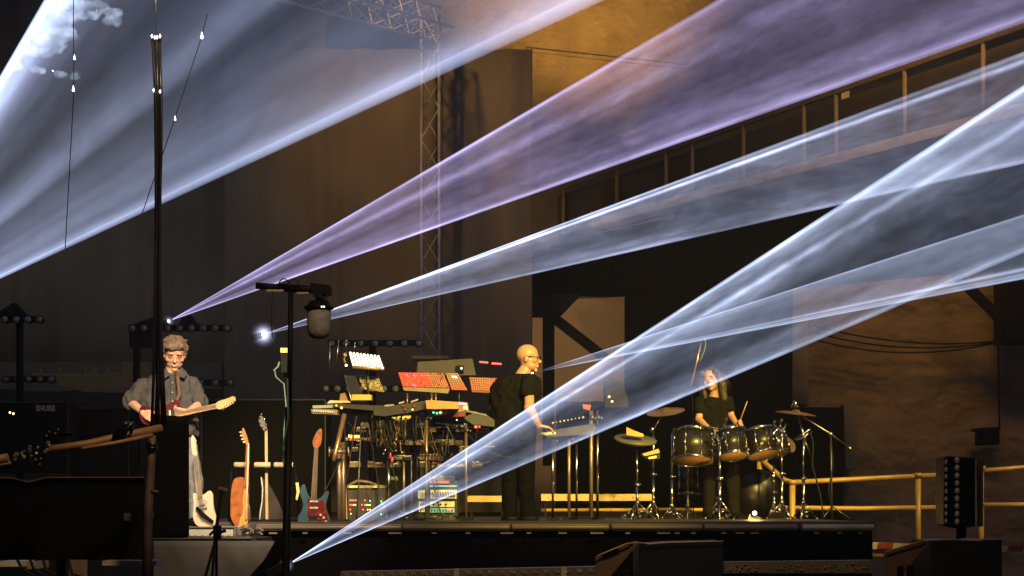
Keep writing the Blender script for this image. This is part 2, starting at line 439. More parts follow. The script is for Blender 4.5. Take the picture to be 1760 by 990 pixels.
tag(q.build('village_house', mat('self lit brown wall', (.20, .14, .08), .9, emit=.03, ecol=(.8, .5, .2))), 'dim brown low block far behind the guitar neck', 'building')  # this wall gets its brightness from a little emission too
# ================================================================ lamp trees, cases, foreground hardware
lens = mat('lamp glass', (.30, .30, .30), .2, .3)
def lamp_bar(x0, x1, y, n, Y, pole, label, base=880):
    t = thing('lamp_tree', label, 'lamp stand', P((x0 + x1) / 2, base, Y), 'dark lamp trees at the back')
    q = MB(); q.bar(P(x0 - 6, y, Y), P(x1 + 6, y, Y), .08, .08)
    if pole: q.tube([P(pole, y, Y), P(pole, base, Y)], .05, 8)
    q.build('stand', black, t)
    for i in range(n):
        x = x0 + (x1 - x0) * i / (n - 1)
        q = MB(); c = P(x, y, Y - .12)
        q.lathe([(.03, .14), (.05, .10), (.055, 0), (.052, -.01)], c, (0, 1, 0), 14)
        la = q.build('lamp', black, t)
        q = MB(); q.lathe([(.001, -.025), (.025, -.02), (.04, -.012), (.045, -.008)], c, (0, 1, 0), 14, close=False); q.build('lens', lens, la)
    return t
t = lamp_bar(8, 68, 549, 4, 27, 34, 'dark lamp tree of four lamps with peaked top')
q = MB(); q.pprism([(-12, 542), (22, 520), (44, 542)], 27.05, .3); q.build('cap_housing', black, t)
lamp_bar(10, 88, 652, 5, 27.5, 0, 'lower row of five lamps on a dark bar over the cases')
t = lamp_bar(227, 390, 564, 9, 27, 235, 'dark lamp tree of nine lamps behind the guitarist head')
q = MB(); q.pprism([(222, 560), (222, 596), (258, 596), (268, 544), (242, 552)], 27.05, .3); q.build('cap_housing', black, t)
q = MB(); q.pprism([(305, 562), (312, 546), (328, 541), (344, 562)], 27.05, .3); q.build('cap_housing', black, t)
lamp_bar(345, 395, 658, 3, 27.5, 0, 'short low bar of three lamps beyond the guitarist sleeve')
t = lamp_bar(560, 700, 668, 8, 27.5, 0, 'dim row of lamps behind the synthesizers')
lamp_bar(570, 720, 590, 7, 28, 640, 'dim lamp tree above the glowing strip light')

# black cases with the maker's plate
case = mat('case laminate', (.004, .004, .004), .7, spec=.08)
def flight_case(x0, y0, x1, y1, Y, label, d=.6):
    t = thing('flight_case', label, 'case', P((x0 + x1) / 2, y1, Y), 'black cases behind the guitarist')
    q = MB(); q.pbox(x0, y0, x1, y1, Y, d); q.build('body', case, t, bevel=.01)
    q = MB()
    for xx in (x0, x1 - 2): q.pbox(xx, y0, xx + 2, y1, Y - .012, .02)
    q.pbox(x0, y0, x1, y0 + 2, Y - .014, .02)
    q.build('edging', mat('case edging', (.03, .03, .03), .5), t)
    return t
t = flight_case(-30, 690, 118, 812, 24, 'black case with small pale lettered plate')
# lettering plate
fc = bpy.data.curves.new('lettering', 'FONT'); fc.body = 'SHURE'; fc.size = .09; fc.extrude = .004; fc.offset = .003; fc.align_x = 'CENTER'; fc.align_y = 'CENTER'; fc.space_character = 1.1
fo = bpy.data.objects.new('lettering', fc); COL.objects.link(fo)
bpy.context.view_layer.update()
me = bpy.data.meshes.new_from_object(fo.evaluated_get(bpy.context.evaluated_depsgraph_get())); bpy.data.objects.remove(fo)
me.transform(Matrix.Translation(P(78, 702, 23.95) - V(t['org'])) @ Matrix.Rotation(R(90), 4, 'X') @ Matrix.Diagonal((.78, 1, 1, 1)))
plm = mat('glowing letter paint', (.40, .36, .30), .5, emit=.012, ecol=(1, .9, .7))  # slight emission keeps the letters readable in the dark
me.materials.clear(); me.materials.append(plm)
lo = bpy.data.objects.new('lettering', me); COL.objects.link(lo); lo.parent = t; lo['org'] = t['org']
led = mat('white led', (1, .9, .6), .5, emit=5, ecol=(1, .85, .5))
q = MB(); q.ball(P(17, 709, 23.9), .012, 8); q.ball(P(23, 711, 23.9), .012, 8); q.build('indicator_light', led, t)
flight_case(122, 700, 222, 880, 25, 'plain black case beside the lettered case')
flight_case(345, 686, 560, 893, 26, 'wide low black case behind the guitars', .8)

# ---- black cabinets at the front
def cabinet(name, pix, Y, d, label, cat, group=None, m=black, bevel=.02):
    t = thing(name, label, cat, P((pix[0] + pix[2]) / 2, pix[3], Y), group)
    q = MB(); x0, y0, x1, y1 = pix; q.away([(x0, y0), (x1, y0), (x1, y1), (x0, y1)], Y, d); q.build('body', m, t, bevel=bevel)
    return t
sb = thing('subwoofer', 'wide black speaker cabinet with dipped top edge at the corner', 'speaker', P(120, 990, 11.8))
topline = [(-60, 820), (20, 820), (48, 827), (66, 823), (80, 819.5), (249, 819.5)]
q = MB(); q.away(topline + [(249, 962), (-60, 962)], 12, .7); q.build('body', black, sb)
q = MB(); q.away(topline + [(249, 821.3), (80, 821.3), (66, 825), (48, 829), (20, 822), (-60, 822)], 11.97, .73); q.build('top_edge', mat('brown edge strip', (.16, .10, .05), .5), sb)  # thin brown strip along the top edge
q = MB(); q.pbox(213, 882, 224, 895, 11.98, .02); q.build('badge', mat('grey badge', (.08, .08, .08), .5), sb)
q = MB(); q.pbox(97, 962, 112, 992, 12.1, .1); q.build('foot', black, sb)
t = cabinet('speaker_column', (258, 722, 325, 925), 13.5, .6, 'tall plain black cabinet standing in front of the guitarist', 'speaker')
q = MB(); q.away([(262, 712), (322, 716), (325, 724), (258, 724)], 13.5, .55); q.build('top', blackgloss, t)
# timber and boards under the subwoofer
for i, (x0, x1, y0, y1, c, lb) in enumerate(((-6, 36, 965, 974, (.75, .78, .62), 'pale green white board lying flat under the black cabinet'),
        (46, 62, 966, 978, (.45, .32, .16), 'short tan block under the black cabinet'),
        (112, 130, 962, 999, (.4, .26, .12), 'upright brown plank under the black cabinet'),
        (176, 268, 964, 972, (.5, .46, .36), 'long pale batten running toward the grey cloth'))):
    q = MB(); q.pbox(x0, y0, x1, y1, 14.5, .4)
    tag(q.build('timber_board', mat('timber %d' % i, c, .7)), lb, 'board')
q = MB()
for k in range(5):
    q.tube([P(30 + 22 * k, 962, 14), P(36 + 22 * k, 975 + 3 * k, 13.9), P(60 + 20 * k, 992, 13.9)], .012, 6)
tag(q.build('loose_cable', rubber), 'tangle of black cables hanging under the black cabinet', 'cable')

# bamboo pole with clamps
pole = thing('bamboo_pole', 'slanted brown pole taped over the black cabinet, with black tape bands', 'pole', P(180, 760, 11.4))
q = MB(); q.tube([P(80, 773, 11.3), P(150, 763, 11.4), P(215, 749, 11.5), P(278, 736, 11.6)], [.021, .022, .025, .024], 12)
q.build('shaft', woodpole, pole)
q = MB(); q.tube([P(140, 771, 11.28), P(200, 761, 11.38), P(262, 748, 11.5)], [.010, .012, .012], 8); q.build('batten', woodpole, pole)
q = MB()
for x, y in ((199, 752), (206, 750), (213, 748), (222, 746)):
    c = P(x, y, 11.47); q.tube([c + V((.035 * math.cos(a) * .4 + .02 * math.sin(a), -.04 * math.cos(a), .045 * math.sin(a))) for a in [i * math.pi / 6 for i in range(13)]], .010, 6)
q.tube([P(196, 757, 11.4), P(200, 740, 11.4), P(212, 730, 11.4), P(222, 728, 11.4)], .016, 8); q.tube([P(210, 752, 11.4), P(216, 738, 11.4), P(229, 726, 11.4)], .014, 8)
q.build('tape_band', blackgloss, pole)
pole2 = thing('bamboo_pole', 'short end of brown pole at the picture edge beside brass clamps', 'pole', P(0, 790, 11.3))
q = MB(); q.tube([P(-40, 796, 11.3), P(14, 786, 11.3)], .024, 12); q.tube([P(-40, 805, 11.3), P(20, 795, 11.3)], .010, 8); q.build('shaft', woodpole, pole2)
cl = thing('pipe_clamp', 'cluster of brass and black clamps joining the two brown poles', 'clamp', P(50, 790, 11.25))
brass = mat('brass', (.55, .38, .15), .3, .8)
q = MB()
for k in range(16):
    x = 14 + random.random() * 66; y = 782 + random.random() * 26 - x * .18
    q.tube([P(x, y + 6, 11.25), P(x + random.uniform(2, 9), y - random.uniform(2, 12), 11.2)], random.uniform(.006, .014), 6)
q.build('jaw', darksteel, cl)
for x, y, r in ((61, 790, 2.6), (68, 798, 2.2), (70, 788, 2), (38, 783, 2), (84, 766, 2.6), (30, 780, 1.6)):
    q = MB(); q.ball(P(x, y, 11.15), r / F * 11.3, 8); q.build('bolt', brass, cl)
cl2 = thing('pipe_clamp', 'black clamp with four small gold bolts above the slanted pole', 'clamp', P(100, 757, 11.5))
q = MB(); q.pprism([(70, 758), (78, 746), (98, 738), (120, 742), (126, 748), (104, 752), (96, 762)], 11.5, .05); q.tube([P(100, 745, 11.5), P(126, 744, 11.5)], .008, 6); q.build('jaw', black, cl2)
for x, y in ((80, 749), (85, 742), (95, 745), (100, 738)):
    q = MB(); q.ball(P(x, y, 11.45), .006, 8); q.build('bolt', brass, cl2)
# upright pole bearing it
up = thing('support_pole', 'worn brown upright pole with dark tape below the slanted pole', 'pole', P(255, 1000, 11.5))
q = MB(); q.tube([P(262, 748, 11.55), P(259, 800, 11.55), P(255, 870, 11.5), P(251, 1040, 11.5)], [.020, .025, .026, .026], 12); q.build('shaft', mat('worn pipe', (.13, .085, .06), .6, scale=4, col2=(.05, .035, .03)), up)
q = MB()
for y in (762, 768, 880, 886): q.tube([P(262 - (y - 748) * .06, y, 11.54), P(262 - (y - 748) * .06, y + 5, 11.54)], .032, 12)
q.build('tape_band', blackgloss, up)
q = MB(); q.tube([P(258, 845, 11.5), P(272, 845, 11.5)], .008, 6); q.build('pin', darksteel, up)

# hanging black cables
cb = thing('cable_bundle', 'bundle of black cables hanging down in front of the guitarist', 'cable', P(270, 700, 12.5))
for k, (x0, x1, x2, x3) in enumerate(((262, 266, 268, 264), (266, 268, 270, 269), (270, 272, 272, 273), (275, 274, 275, 277), (272, 277, 275, 280))):
    q = MB(); pts = [P(x0, 60 + (k % 3), 12.5), P(x1, 155, 12.5), P(x1 + 1, 260, 12.5), P(x2, 330 + 8 * k, 12.52), P(x2, 470, 12.5), P(x2 + (k - 2), 590, 12.5), P(x3, 660, 12.5), P(x3 + (k - 2) * 2, 730, 12.5)]
    for j, p in enumerate(pts): p.y += .02 * math.sin(k * 2.1 + j)
    q.tube(pts, .0095, 8); q.build('cable', mat('cable sheath', (.012, .012, .016), .3), cb)
ga = thing('safety_wire', 'thin dark wire hanging straight down near the bright glow', 'wire', P(118, 430, 13))
q = MB(); q.tube([P(126, -40, 13), P(127, 155, 13), P(112, 428, 13)], .0032, 6); q.build('strand', black, ga)
ga2 = thing('safety_wire', 'thin slanting wire crossing behind the black cable bundle', 'wire', P(250, 360, 13))
q = MB(); q.tube([P(356, 25, 13), P(347, 62, 13), P(300, 205, 13), P(244, 368, 13)], .0032, 6); q.build('strand', black, ga2)
hot = mat('painted laser glint', (1, 1, 1), .4, emit=3.0, ecol=(.9, .93, 1))  # emissive beads paint the spots where the laser crosses wires
for par, pts in ((ga, ((126, 153, 4), (128, 99, 3.5))), (ga2, ((347, 62, 4.5), (301, 204, 3)))):
    for x, y, r in pts:
        q = MB(); s_ = 13 / F; q.lathe([(.0005, r * 1.7 * s_), (r * .35 * s_, r * .4 * s_), (r * .6 * s_, -r * .6 * s_), (r * .4 * s_, -r * s_), (.0005, -r * 1.2 * s_)], P(x, y, 12.99), (0, 0, 1), 10); q.build('laser_glint', hot, par)
q = MB(); q.tube([P(268, 62, 12.6), P(268, -60, 12.6)], .002, 6); q.build('hanging_line', steel, cb)
for x, y in ((261, 62), (266, 64), (270, 64), (275, 62), (264, 155), (275, 157)):
    q = MB(); q.lathe([(.0005, .012), (.007, 0), (.0005, -.014)], P(x, y, 12.46), (0, 0, 1), 8); q.build('laser_spot', hot, cb)  # painted laser spots on the cables, as small glowing beads

# ---- front-of-stage microphone stand with crossbar and hanging lantern
ms = thing('microphone_stand', 'tall black stand with crossbar, its foot hidden beyond the cloth', 'stand', P(496, 1200, 13))
q = MB(); q.tube([P(500, 500, 13), P(497, 720, 13)], .017, 10); q.tube([P(497, 700, 13), P(491, 990, 13), P(488, 1280, 13)], .026, 10); q.build('upright', black, ms)
q = MB(); q.tube([P(440, 491, 13), P(480, 494, 13)], .022, 10); q.tube([P(480, 494, 13), P(568, 500, 13)], .026, 10); q.build('crossbar', black, ms)
q = MB(); q.pprism([(533, 486), (566, 490), (566, 500), (556, 513), (540, 510), (534, 500)], 12.92, .14); q.pbox(555, 492, 568, 504, 12.9, .16); q.build('clamp', black, ms)
q = MB(); q.pbox(458, 497.5, 487, 501, 12.97, .04); q.pbox(510, 502, 531, 505, 12.97, .04); q.build('gold_tape', mat('gold tape', (.35, .30, .14), .5), ms)
q = MB()
for cx in (488, 505): q.tube([P(cx + 9 * math.cos(a), 492 - 13 * math.sin(a), 12.95) for a in [i * math.pi / 8 for i in range(9)]], .004, 6)
q.tube([P(469, 500, 12.97), P(466, 540, 12.97), P(468, 580, 12.97)], .0035, 6)
q.build('cable_loop', rubber, ms)
q = MB(); q.tube([P(494, 650, 12.95), P(495, 720, 12.93), P(486, 770, 12.93), P(490, 800, 12.93)], .006, 6); q.build('green_cable', mat('green cable', (.06, .16, .12), .5), ms)
lt = thing('hanging_lantern', 'grey domed microphone basket hanging below the crossbar', 'basket', P(548, 582, 13))
q = MB(); k = 13 / F
q.lathe([(.001, 0), (10 * k, 1 * k), (16 * k, 5 * k), (19.5 * k, 12 * k), (20.5 * k, 22 * k), (21 * k, 52 * k), (19.5 * k, 54 * k)], P(548, 583, 13), (0, 0, 1), 28)
q.build('basket', mat('grey mesh basket', (.20, .20, .21), .75, bump=.004, bscale=90, scale=30), lt)
q = MB(); q.lathe([(24 * k, 0), (26 * k, 2 * k), (25 * k, 5 * k), (20 * k, 8 * k), (17 * k, 14 * k), (14 * k, 15 * k)], P(548, 532, 13), (0, 0, 1), 24); q.build('collar', black, lt)
q = MB(); q.tube([P(548, 518, 13), P(549, 505, 13)], .02, 8); q.build('hanger', black, lt)
q = MB(); q.ball(P(553, 527, 12.9), .005, 6); q.ball(P(557, 527, 12.9), .005, 6); q.build('indicator_light', led, lt)

# small boxes on the mid pole: yellow block
sbx = thing('stage_monitor_box', 'small black device with yellow top panel behind the tall stand', 'box', P(490, 700, 18.8))
q = MB(); q.pbox(483, 606, 498, 640, 18.8, .15); q.tube([P(490, 640, 18.9), P(490, 897, 18.9)], .012, 6); q.build('body', black, sbx)
q = MB(); q.pbox(482, 598, 497, 606, 18.78, .15); q.build('top_panel', yellowish, sbx)
q = MB(); q.tube([P(474, 642, 18.75), P(471, 636, 18.75), P(478, 630, 18.75), P(480, 622, 18.75)], .01, 6); q.tube([P(472, 638, 18.75), P(474, 648, 18.75), P(488, 660, 18.75), P(492, 700, 18.75), P(488, 740, 18.75), P(487, 800, 18.75)], .007, 6); q.build('pale_cable', mat('pale green cable', (.12, .20, .15), .5), sbx)

# small tripod in front of the cloth
tp = thing('small_tripod', 'small black tripod in front of the grey cloth', 'tripod', P(368, 1000, 14))
q = MB(); q.tube([P(382, 838, 14), P(373, 900, 14), P(371, 925, 14)], .012, 8); q.pbox(366, 903, 378, 928, 13.95, .08); q.build('column', black, tp)
for a, b in (((371, 925), (352, 995)), ((372, 925), (372, 1000)), ((370, 925), (364, 998))):
    q = MB(); q.tube([P(*a, 14), P(*b, 13.9 if b[0] != 372 else 14.2)], .010, 8); q.build('leg', black, tp)
q = MB(); q.tube([P(373, 916, 13.9), P(388, 912, 13.9)], .012, 6); q.tube([P(360, 920, 13.9), P(368, 912, 13.9)], .010, 6); q.build('knob', black, tp)
q = MB(); q.bar(P(376, 838, 14), P(390, 842, 14), .03, .02); q.build('head', brass, tp)

# ---- wedge monitors at the front
wedge_side = mat('wedge side', (.10, .055, .03), .7)
def wedge(pts, front_x, topR, Y, label):
    t = thing('wedge_monitor', label, 'speaker', P(pts[0][0], 1000, Y), 'speakers lying at the stage front')
    q = MB(); q.pprism(pts, Y - .05, .06); q.build('side_panel', wedge_side, t)
    q = MB(); q.pprism([(front_x, pts[-1][1])] + topR + [(topR[-1][0], 1020), (front_x, 1020)], Y, .6); q.build('grille', blackgloss, t)
    q = MB(); q.tube([P(x, y, Y - .07) for x, y in pts[1:4]] + [P(front_x, pts[-1][1], Y - .03)] + [P(x, y - .5, Y - .02) for x, y in topR], .0045, 6); q.build('edge_trim', mat('wedge trim', (.45, .28, .12), .4), t)
    return t
t = wedge([(1024, 1020), (1024, 958), (1030, 954), (1078, 934), (1098, 933)][::1], 1098, [(1106, 934), (1116, 936), (1150, 933), (1243, 931)], 12, 'black wedge speaker with brown sloping side near the middle')
q = MB(); q.pprism([(1034, 952), (1062, 941), (1064, 945), (1036, 956)], 11.93, .04); q.pprism([(1055, 984), (1066, 982), (1066, 1000), (1055, 1000)], 11.93, .04); q.pprism([(1072, 981), (1083, 980), (1083, 1000), (1072, 1000)], 11.93, .04); q.build('handle', black, t)
t = wedge([(1522, 1020), (1522, 950), (1530, 946), (1584, 930), (1600, 929)], 1600, [(1640, 928), (1684, 930), (1690, 928), (1722, 928)], 12.3, 'black wedge speaker below the dotted black column')
q = MB(); q.pprism([(1543, 974), (1553, 972), (1553, 995), (1543, 995)], 12.23, .04); q.pprism([(1560, 972), (1570, 970), (1570, 995), (1560, 995)], 12.23, .04); q.build('handle', black, t)
# perforated light batten on the ground
bt = thing('perforated_batten', 'long brown perforated bar along the bottom edge', 'batten', P(800, 990, 12.6))
q = MB(); q.pprism([(585, 983), (700, 981), (1030, 974), (1046, 976), (1046, 1000), (585, 1000)], 12.6, .2); q.build('bar', mat('batten paint', (.10, .08, .055), .5), bt)
q = MB()
for i in range(24):
    x = 596 + i * 19; y = 987.5 - (x - 600) * .017
    for dx, dy in ((-3, -1.5), (2, -1.2), (-1, 1.8), (4, 2)): q = MB(); q.ball(P(x + dx, y + dy, 12.59), .0045, 6); q.build('eyelet', mat('eyelet', (.6, .6, .6), .3, .5), bt)
q = MB()
for x in (780, 965):
    q = MB(); q.pbox(x, 974 if x > 900 else 977, x + 9, 1000, 12.57, .03); q.build('tape_band', mat('pale tape', (.3, .27, .18), .6), bt)
b2 = thing('perforated_batten', 'dim speckled bar between the two wedge speakers', 'batten', P(1380, 990, 13))
q = MB(); q.pprism([(1245, 966), (1500, 963), (1500, 985), (1245, 985)], 13, .15); q.build('bar', mat('batten paint', (.10, .08, .055), .5), b2)
q = MB()
for i in range(90): q = MB(); q.ball(P(1250 + random.random() * 245, 968 + random.random() * 13, 12.99), .005, 6); q.build('eyelet', mat('dull eyelet', (.3, .25, .15), .4, .3), b2)

# ---- yellow lit guard rail beyond the stage
def rail(paths, label, posts, name='guard_rail'):
    t = thing(name, label, 'railing', P(posts[0][0], posts[0][2], posts[0][3]))
    for pts in paths:
        q = MB(); q.tube([P(*p) for p in pts], .030, 10); q.build('rail', railpaint, t)
    for x, y0, y1, Y in posts:
        q = MB(); q.tube([P(x, y0, Y), P(x, y1, Y)], .036, 10); q.build('post', railpaint, t)
        q = MB(); q.tube([P(x, y0 + 2, Y), P(x, y0 - 5, Y)], .055, 10); q.build('collar', railpaint, t)
    return t
rail([[(1270, 760, 26), (1308, 790, 25), (1348, 825, 24.5), (1362, 829, 24.4), (1480, 823, 24.4), (1622, 816, 24.4)], [(1680, 810, 24.4), (1730, 806, 24.4), (1840, 796, 24.4)],
      [(1310, 845, 25), (1345, 873, 24.5), (1480, 874, 24.4), (1620, 872, 24.4)], [(1690, 868, 24.4), (1840, 867, 24.4)]],
     'amber lit pipe guard rail with two rails beyond the drum kit', [(1362, 830, 1000, 24.4), (1578, 818, 1010, 24.4), (1686, 806, 1010, 24.4), (1306, 790, 893, 25)])
rw2 = mat('red white tape', (.7, .65, .5), .6)
tb = thing('barrier_plank', 'red and white striped barrier plank low behind the wedge speaker', 'barrier', P(1600, 950, 20))
q = MB(); q.pprism([(1500, 932), (1580, 935), (1760, 939), (1830, 940), (1830, 950), (1500, 944)], 20, .05); q.build('plank', rw2, tb)
q = MB()
for x in range(1510, 1830, 56):
    q = MB(); q.pprism([(x, 932.5 + (x - 1500) * .025), (x + 26, 932.8 + (x - 1500) * .025), (x + 24, 943 + (x - 1500) * .015), (x - 2, 943 + (x - 1500) * .015)], 19.98, .02); q.build('red_band', mat('red band', (.40, .04, .02), .6), tb)
q = MB(); q.tube([P(1500, 955, 20), P(1640, 955, 20)], .02, 8); q.build('lower_tube', railpaint, tb)
# dotted black LED columns
lc = thing('led_column', 'black column with two vertical strings of round lenses by the rail', 'light column', P(1650, 925, 16))
q = MB(); q.pprism([(1622, 787), (1628, 784), (1676, 787), (1676, 905), (1648, 908), (1622, 902)], 16, .3); q.tube([P(1652, 905, 16.1), P(1652, 930, 16.1)], .04, 8); q.build('housing', black, lc)
q = MB()
for i in range(9):
    q.ball(P(1626, 794 + i * 12.7, 15.98), (.011, .02, .020), 10); q.ball(P(1645, 791 + i * 13.2, 15.98), (.020, .02, .026), 10)
q.build('lens', mat('amber lens', (.55, .48, .38), .25), lc)
q = MB(); q.pprism([(1678, 790), (1690, 790), (1690, 905), (1680, 905)], 16.2, .1); q.build('rear_plate', mat('rear plate', (.10, .07, .04), .6), lc)
# ================================================================ guitars
def pp(q, pix, Y, d, mi=0): return q.pprism(pix, Y, d, mi)
def smooth_outline(pix, n=3):
    """round an outline by corner cutting"""
    for _ in range(n):
        out = []
        for i in range(len(pix)):
            a, b = pix[i], pix[(i + 1) % len(pix)]
            out += [(a[0] * .75 + b[0] * .25, a[1] * .75 + b[1] * .25), (a[0] * .25 + b[0] * .75, a[1] * .25 + b[1] * .75)]
        pix = out
    return pix
def strings(q, a, b, n, w0, w1, Y, r=.0011):
    ax, ay = a; bx, by = b
    dx, dy = bx - ax, by - ay; L = math.hypot(dx, dy); nx, ny = -dy / L, dx / L
    for i in range(n):
        t = i / (n - 1) - .5
        q.tube([P(ax + nx * t * w0, ay + ny * t * w0, Y), P(bx + nx * t * w1, by + ny * t * w1, Y)], r, 4, caps=False)

bluem = mat('blue lacquer', (.06, .13, .18), .22, .2, coat=1.0, var=.08)
tort = mat('tortoise guard', (.22, .02, .015), .25, scale=25, col2=(.10, .01, .01), coat=.6)
g = thing('electric_guitar', 'blue electric guitar with red tortoise pickguard leaning upright on stage', 'guitar', P(540, 900, 18.8), 'guitars standing beside the guitarist')
Y = 18.8
q = MB(); pp(q, smooth_outline([(523.5, 830), (528, 848), (534, 858), (547, 858), (555.7, 851), (562, 842), (566, 847), (559.5, 864), (560, 876), (567, 890), (564.5, 901), (513, 901), (511, 889), (520, 876), (521, 864), (515.5, 850), (516.5, 836)], 2), Y, .045); q.build('body', bluem, g, bevel=.006)
q = MB(); pp(q, smooth_outline([(529, 853), (534, 860), (547, 862), (556, 857), (558.7, 873), (564.5, 887), (563.5, 898), (542.6, 898), (539.6, 890), (526.5, 889), (530, 876), (528, 864)], 1), Y - .004, .006); q.build('pickguard', tort, g)
q = MB(); pp(q, [(533.8, 861), (544, 861), (547, 769), (540.5, 769)], Y - .012, .02); q.build('neck', mat('fretboard', (.20, .13, .08), .5), g)
q = MB()
for i in range(14):
    y = 778 + i * 5.6; x = 543.8 - (y - 769) * .055
    if i % 2: q.ball(P(x, y, Y - .013), .0035, 6)
q.build('inlay', cream, g)
q = MB(); pp(q, smooth_outline([(540, 770), (536, 763), (541, 747), (550, 735), (554, 739), (552.5, 761), (547.5, 770)], 2), Y, .018); q.build('headstock', orangewood, g)
q = MB()
for i in range(6): q.ball(P(538 + i * 1.7, 763 - i * 3.9, Y - .005), .006, 8)
q.build('tuner', steel, g)
for y in (862, 873):
    q = MB(); q.box(P(539.5, y, Y - .01), (.075, .014, .018)); q.build('pickup', cream, g, bevel=.004)
q = MB(); q.box(P(538.5, 892, Y - .012), (.07, .02, .06)); q.tube([P(544, 890, Y - .02), P(552, 893, Y - .03)], .003, 6); q.build('bridge', chrome, g)
for x, y in ((551, 885), (556.5, 890), (560, 897)):
    q = MB(); q.lathe([(.014, 0), (.010, .02)], P(x, y, Y - .004), (0, -1, 0), 12); q.build('knob', cream, g)
q = MB(); strings(q, (538.5, 890), (544, 769), 6, 7, 5, Y - .024); q.build('strings', steel, g)

cw = mat('cream lacquer', (.66, .58, .44), .25, coat=.8, var=.08)
g = thing('electric_guitar', 'cream offset electric guitar beside the black cabinet, black strap across it', 'guitar', P(352, 905, 17.8), 'guitars standing beside the guitarist')
Y = 17.8
q = MB(); pp(q, smooth_outline([(333, 846), (340, 852), (348, 851), (354, 847), (360, 842), (366, 848), (366, 862), (367.5, 876), (373, 893), (368, 905), (350, 908), (336, 903), (330, 888), (333, 868), (331, 852)], 2), Y, .045); q.build('body', cw, g, bevel=.006)
q = MB(); pp(q, [(337, 862), (346, 856), (357, 862), (352, 880), (345, 892), (337, 888)], Y - .004, .006); q.build('pickguard', mat('pale guard', (.5, .45, .38), .3), g)
q = MB(); pp(q, [(338, 858), (348, 855), (339, 782), (332.5, 782)], Y - .012, .02); q.build('neck', mat('pale fretboard', (.36, .29, .22), .5), g)
q = MB(); pp(q, smooth_outline([(332, 784), (329, 770), (328, 752), (331, 746), (337, 756), (339, 778), (338.5, 784)], 2), Y, .018); q.build('headstock', cw, g)
q = MB()
for i in range(6): q.ball(P(337.5 + i * .35, 757 + i * 4.3, Y - .003), .007, 8)
q.build('tuner', steel, g)
q = MB(); pp(q, [(342, 868), (352, 866), (353, 869), (343, 871)], Y - .014, .016); pp(q, [(344, 874), (355, 872), (356, 875), (345, 877)], Y - .014, .016); q.build('pickup', steel, g)
q = MB(); q.tube([P(338, 872, Y - .03), P(350, 886, Y - .05), P(366, 898, Y - .03)], [.014, .02, .016], 8); q.build('strap', black, g)
q = MB(); strings(q, (348, 886), (335.5, 784), 6, 7, 5, Y - .022); q.build('strings', steel, g)

g = thing('acoustic_guitar', 'orange acoustic guitar seen edge on in the multi-guitar stand', 'guitar', P(412, 905, 18.4), 'guitars standing beside the guitarist')
Y = 18.4
q = MB(); pp(q, smooth_outline([(401, 823), (411, 819), (420, 821), (422, 840), (421, 862), (424, 885), (424, 903), (413, 911), (402, 903), (395, 888), (395.5, 864), (397, 838)], 2), Y, .30); q.build('body', orangewood, g, bevel=.008)
q = MB(); pp(q, smooth_outline([(420, 838), (427, 846), (426.5, 870), (425, 908), (412, 912), (411, 895), (418, 880), (417, 858)], 1), Y - .012, .02); q.build('soundboard', mat('amber spruce', (.72, .34, .06), .3, coat=.4), g)
q = MB(); q.tube([P(427, 762, Y - .02), P(426, 800, Y - .02), P(423, 893, Y - .03)], [.007, .009, .011], 8); q.build('binding', cream, g)
q = MB(); pp(q, [(423, 764), (428, 764), (426.5, 835), (420, 835)], Y, .05); q.build('neck', orangewood, g)
q = MB(); pp(q, smooth_outline([(417, 734), (420, 738), (424, 748), (428, 763), (424, 766), (419, 757), (415, 745)], 1), Y, .03); q.build('headstock', mat('headstock wood', (.50, .22, .06), .35), g)
for x, y in ((413, 743), (414.5, 749), (416.5, 755), (419, 760)):
    q = MB(); q.ball(P(x, y, Y), (.012, .009, .009), 8); q.build('tuner', cream, g)

g = thing('bass_guitar', 'dark guitar with long pale neck and silver tuners, rear of the stand', 'guitar', P(460, 900, 19.1), 'guitars standing beside the guitarist')
Y = 19.1
q = MB(); pp(q, [(455, 738), (459.5, 738), (461, 898), (456.5, 898)], Y, .03); q.build('neck', maple, g)
q = MB(); pp(q, smooth_outline([(446, 713), (452, 716), (456, 726), (460, 740), (455, 742), (448, 734), (444, 724)], 1), Y, .03); q.build('headstock', mat('grey headstock', (.12, .11, .10), .4), g)
q = MB()
for x, y in ((449, 712), (446, 718), (455, 720), (446, 727), (458, 729), (450, 734)): q.ball(P(x, y, Y - .01), (.013, .01, .010), 8)
q.build('tuner', chrome, g)
q = MB(); pp(q, smooth_outline([(449, 820), (458, 826), (470, 845), (482, 870), (490, 890), (486, 903), (447, 903), (450, 866)], 2), Y + .03, .06); q.build('body', mat('dark brown body', (.03, .022, .018), .35), g)
q = MB(); q.tube([P(449, 820, Y), P(451.5, 840, Y), (P(450.5, 862, Y)), P(447, 882, Y), P(446, 903, Y)], .006, 6); q.build('binding', cream, g)

g = thing('guitar_stand', 'multi guitar stand with padded pale foam top bar', 'stand', P(455, 903, 19), None)
q = MB(); q.tube([P(398, 799, 19), P(508, 799, 19)], .012, 8); q.tube([P(399, 799, 19), P(396, 830, 19), P(394, 900, 19)], .013, 8); q.tube([P(507, 799, 19), P(511, 850, 19), P(514, 902, 19)], .013, 8)
q.tube([P(394, 895, 18.9), P(514, 895, 18.9)], .013, 8); q.build('frame', black, g)
for x0, x1 in ((402, 426), (437, 465), (471, 493), (497, 504)):
    q = MB(); q.tube([P(x0, 799, 19), P(x0 + 1, 799, 19), P(x1 - 1, 799, 19), P(x1, 799, 19)], [.02, .026, .026, .02], 12); q.build('foam_roller', mat('pale foam', (.55, .48, .30), .8), g)
q = MB(); pp(q, [(508, 830), (513, 829), (515, 845), (511, 860), (508, 858), (510, 845)], 18.96, .01); q.build('tag', yellowish, g)

